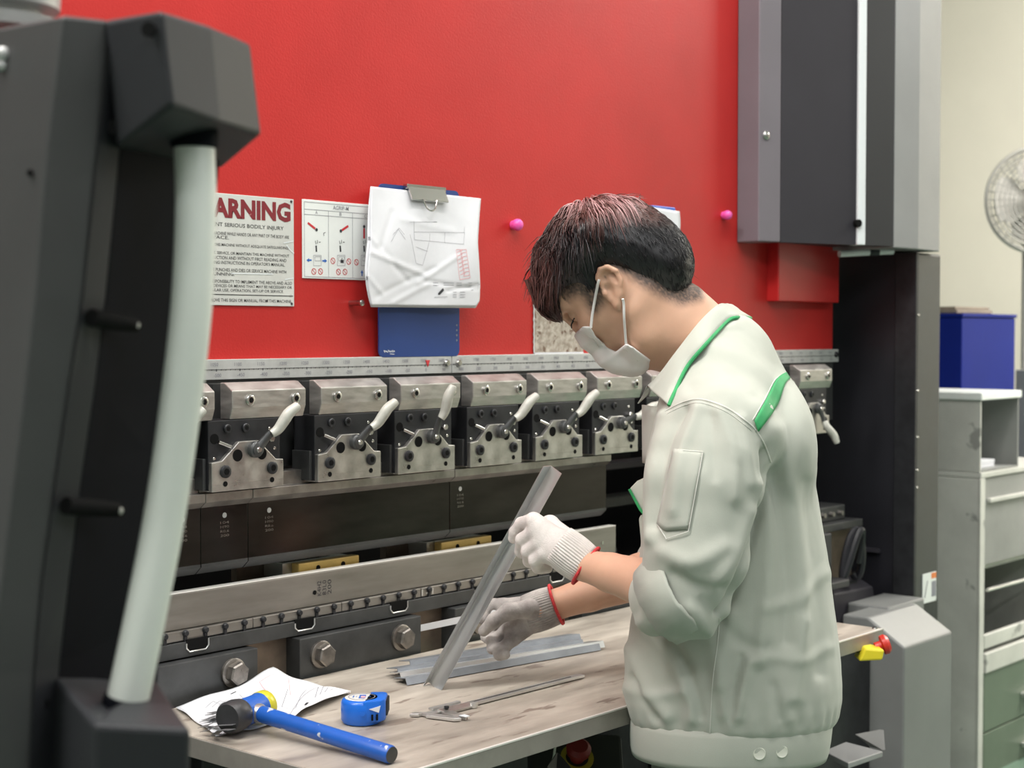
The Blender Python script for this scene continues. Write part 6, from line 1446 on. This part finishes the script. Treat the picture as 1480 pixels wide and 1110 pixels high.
cuff = vobj('rolled_cuff', solid(grid([r + [r[0]] for r in rings]), 0.0022), M_jacket, jacket, 'all')
# collar: stand-and-fall sheet, left half traced, right half mirrored about the body's middle plane
top_c = [L(1046, 444, 2.45), L(1034, 446, 2.395), L(1008, 470, 2.345), L(975, 512, 2.325), L(950, 545, 2.335), L(932, 563, 2.365)]
low_c0 = [L(1064, 458, 2.478), L(1050, 464, 2.400), L(1020, 496, 2.318), L(993, 528, 2.292), L(976, 562, 2.290), L(966, 585, 2.315)]
def float_up(p, lift):
    u, v = topx(p); q = hit(bvJ, u, v, lift); return q if q is not None and q.y < p.y else p
low_c = [float_up(p, 0.009) for p in low_c0]
fold = [p + V3((0.004, -0.004, 0.004)) for p in top_c]
c0m = L(1040, 480, 2.455)
def mir(p): d = (p - c0m).dot(sidel); return p - sidel * 2 * d
def half_rows(t_, f_, l_):
    T_, F_, L2 = smooth_path(t_, 6), smooth_path(f_, 6), smooth_path(l_, 6); return [[T_[i], F_[i], F_[i].lerp(L2[i], .25), F_[i].lerp(L2[i], .5) + V3((0.0, -0.002, 0)), F_[i].lerp(L2[i], .75), L2[i]] for i in range(len(T_))]
lh = half_rows([p - V3((0.010, -0.016, 0.022)) for p in top_c], fold, low_c)
lh = [[float_up(p, 0.004 + 0.001 * k) if k > 0 else p for k, p in enumerate(r)] for r in lh]
rh = half_rows([mir(p - V3((0.010, -0.016, 0.022))) for p in top_c], [mir(p) for p in fold], [mir(p) for p in low_c])
collar = vobj('collar', solid(grid(rh[::-1] + lh), 0.0022), M_jacket, jacket, 'all')
e_ = [r[-1] + V3((0.0005, -0.0015, -0.001)) for r in (rh[::-1] + lh)]
vobj('collar_piping', tube(e_, 0.0030, 8), M_green, collar, True, label='green piping on the collar edge')
vobj('stitch_line', tube([r[4] + V3((-0.0005, -0.0022, 0.0)) for r in lh], 0.0007, 5), M_stitch, collar, True)
# front placket edge, chest flap and pocket seen past the sleeve
vobj('front_placket', solid(grid([[L(930 + 0.02 * i * i, 585 + 14 * i, 2.40), L(950, 588 + 14 * i, 2.36), L(972, 590 + 14 * i, 2.33)] for i in range(7)]), 0.003), M_jacket, jacket, 'all')
vobj('placket_piping', tube(smooth_path([L(932, 590, 2.398), L(936, 625, 2.395), L(941, 662, 2.39)], 4), 0.0022, 6), M_green, jacket, True)
fa_ = [L(910, 706, 2.42), L(921, 695, 2.42), L(938, 690, 2.41), L(962, 690, 2.40), L(962, 760, 2.40), L(944, 757, 2.405), L(926, 735, 2.42)]
flap = vobj('chest_flap', extr(fa_, V3((0.02, 0.07, 0.0)), 0.002), M_jacket, jacket, True)
vobj('flap_piping', tube([L(909.5, 707, 2.417), L(925, 736, 2.417), L(943, 758, 2.403)], 0.0024, 6), M_green, flap, True, label='green piping on the chest flap')
vobj('chest_pocket', extr([L(923, 750, 2.425), L(926, 744, 2.425), L(962, 760, 2.41), L(962, 812, 2.41), L(944, 804, 2.415), L(926, 783, 2.425)], V3((0.02, 0.06, 0)), 0.002), M_jacket, jacket, True)

# ---- trousers and shoes
FT = Field(V3((0.12, 2.16, 0.02)), V3((0.60, 2.72, L(0, 1070, dC).z + 0.03)), 0.008)
hipc = V3((0.345, dC, L(0, 1080, dC).z)); hl_ = hipc + sidel * 0.085 - up * 0.06; hr_ = hipc - sidel * 0.085 - up * 0.06
FT.ell(hipc - up * 0.02, (fwd, sidel, up), (0.122, 0.155, 0.10), 0.02)
for h0 in (hl_, hr_): FT.chain([h0, V3((h0.x - 0.01, h0.y, 0.47)), V3((h0.x + 0.01, h0.y, 0.07))], [0.098, 0.072, 0.058], 0.03)
Vt, Qt = FT.mesh(); np_obj('trousers', Vt, Qt, M_trouser, PR, relax=2)
for h0 in (hl_, hr_):
    f0 = V3((h0.x + 0.01, h0.y, 0.0)); pts = [(-0.07, .03), (-0.03, .042), (0.06, .045), (0.14, .042), (0.19, .028)]
    rws = []
    for a, w in pts:
        hgt = 0.085 if a < 0.06 else (0.065 if a < 0.16 else 0.04); c = f0 + fwd * a
        rws.append([c - sidel * w, c - sidel * w + up * hgt * .6, c + up * hgt, c + sidel * w + up * hgt * .6, c + sidel * w, c - sidel * w])
    g = grid(rws); n_ = 6; g = (g[0], g[1] + [tuple(range(5))[::-1], tuple(range(24, 29))]); vobj('shoe', g, M_shoe, PR, 'all')

# ---- gloves
def glove(name, mt, palm, fingers, thumb, wrist, wdir_, lab, e_w, rw):
    lo = V3([min(p[i] for f in fingers + [thumb] + [palm] for p in f) for i in range(3)]) - V3((.04, .04, .04)); hi = V3([max(p[i] for f in fingers + [thumb] + [palm] + [[wrist]] for p in f) for i in range(3)]) + V3((.04, .04, .04))
    G = Field(lo, hi, 0.0019)
    W_, Ki, Kp = palm; lat = (Kp - Ki)
    for t, r0, r1 in ((0.0, .0150, .0130), (0.33, .0165, .0138), (0.66, .0160, .0130), (1.0, .0145, .0115)):
        w0 = W_ + lat.normalized() * (t - 0.5) * 0.030; G.cap(w0, Ki + lat * t, r0, r1, 0.014)
    for f in fingers: G.chain(f, [0.0120, 0.0108, 0.0100, 0.0088][:len(f)], 0.0035)
    G.chain(thumb, [0.0165, 0.0135, 0.0115, 0.0095], 0.008)
    G.cap(W_, wrist - wdir_.normalized() * 0.03, 0.028, 0.0270, 0.012)
    Vg, Qg = G.mesh(); gl, Vg = np_obj(name, Vg, Qg, mt, PR, label=lab, relax=1)
    # ribbed cuff and red hem
    ax0 = wdir_.normalized(); e0 = (e_w - ax0 * e_w.dot(ax0)).normalized(); e1 = ax0.cross(e0); rws = []
    NR = 46; K = NR * 6
    for t in np.linspace(0, 1, 9):
        c = wrist - ax0 * (0.052 * (1 - t)); rr = rw * (0.985 + 0.06 * math.sin(PI * t) - 0.02 * t); 
        rws.append([c + (e0 * math.cos(2 * PI * k / K) * 1.06 + e1 * math.sin(2 * PI * k / K) * 0.94) * (rr + 0.0009 * math.cos(2 * PI * k / 6)) for k in range(K)])
    vobj('ribbed_cuff', solid(grid([r + [r[0]] for r in rws]), 0.0016), mt, gl, 'all')
    hem = [wrist + ax0 * 0.001 + (e0 * math.cos(2 * PI * k / 60) * 1.06 + e1 * math.sin(2 * PI * k / 60) * 0.94) * (rw * 1.03 + 0.0006 * math.sin(k * 1.7)) for k in range(60)]
    vobj('red_hem', tube(hem, 0.0027, 8, True), M_cuffred, gl, True, label='red knitted hem of the glove')
wl_ = L(846, 817, 2.378); 
glove('glove', M_glove, [L(815, 795, 2.388), L(772, 752, 2.405), L(788, 803, 2.392)],
      [[L(770, 752, 2.408), L(754, 757, 2.440), L(745, 769, 2.452), L(742, 778, 2.458)],
       [L(773, 768, 2.402), L(755, 780, 2.424), L(753, 797, 2.444), L(768, 803, 2.462)],
       [L(779, 785, 2.396), L(763, 797, 2.414), L(765, 811, 2.436), L(780, 814, 2.452)],
       [L(786, 800, 2.390), L(774, 810, 2.402), L(778, 820, 2.420), L(791, 821, 2.434)]],
      [L(818, 778, 2.412), L(795, 758, 2.452), L(775, 760, 2.486), L(762, 770, 2.506)], wl_, wl_ - L(800, 782, 2.392), 'white knit glove gripping the raised angle bar', V3((0.55, 0, -0.83)), 0.0318)
wr_ = L(803, 874, 2.622)
glove('glove', M_glove2, [L(775, 884, 2.625), L(728, 876, 2.640), L(742, 924, 2.612)],
      [[L(728, 874, 2.642), L(712, 874, 2.655), L(702, 884, 2.652), L(697, 895, 2.640)],
       [L(731, 891, 2.640), L(710, 905, 2.648), L(703, 920, 2.636), L(710, 927, 2.618)],
       [L(736, 908, 2.628), L(717, 924, 2.632), L(712, 937, 2.614), L(720, 938, 2.598)],
       [L(743, 922, 2.612), L(728, 936, 2.608), L(722, 946, 2.598), L(730, 946, 2.586)]],
      [L(766, 880, 2.602), L(735, 884, 2.590), L(714, 897, 2.590), L(699, 912, 2.602)], wr_, wr_ - L(770, 886, 2.625), 'soiled white knit glove holding a steel strip near the table', V3((0.35, 0, -0.94)), 0.0315)
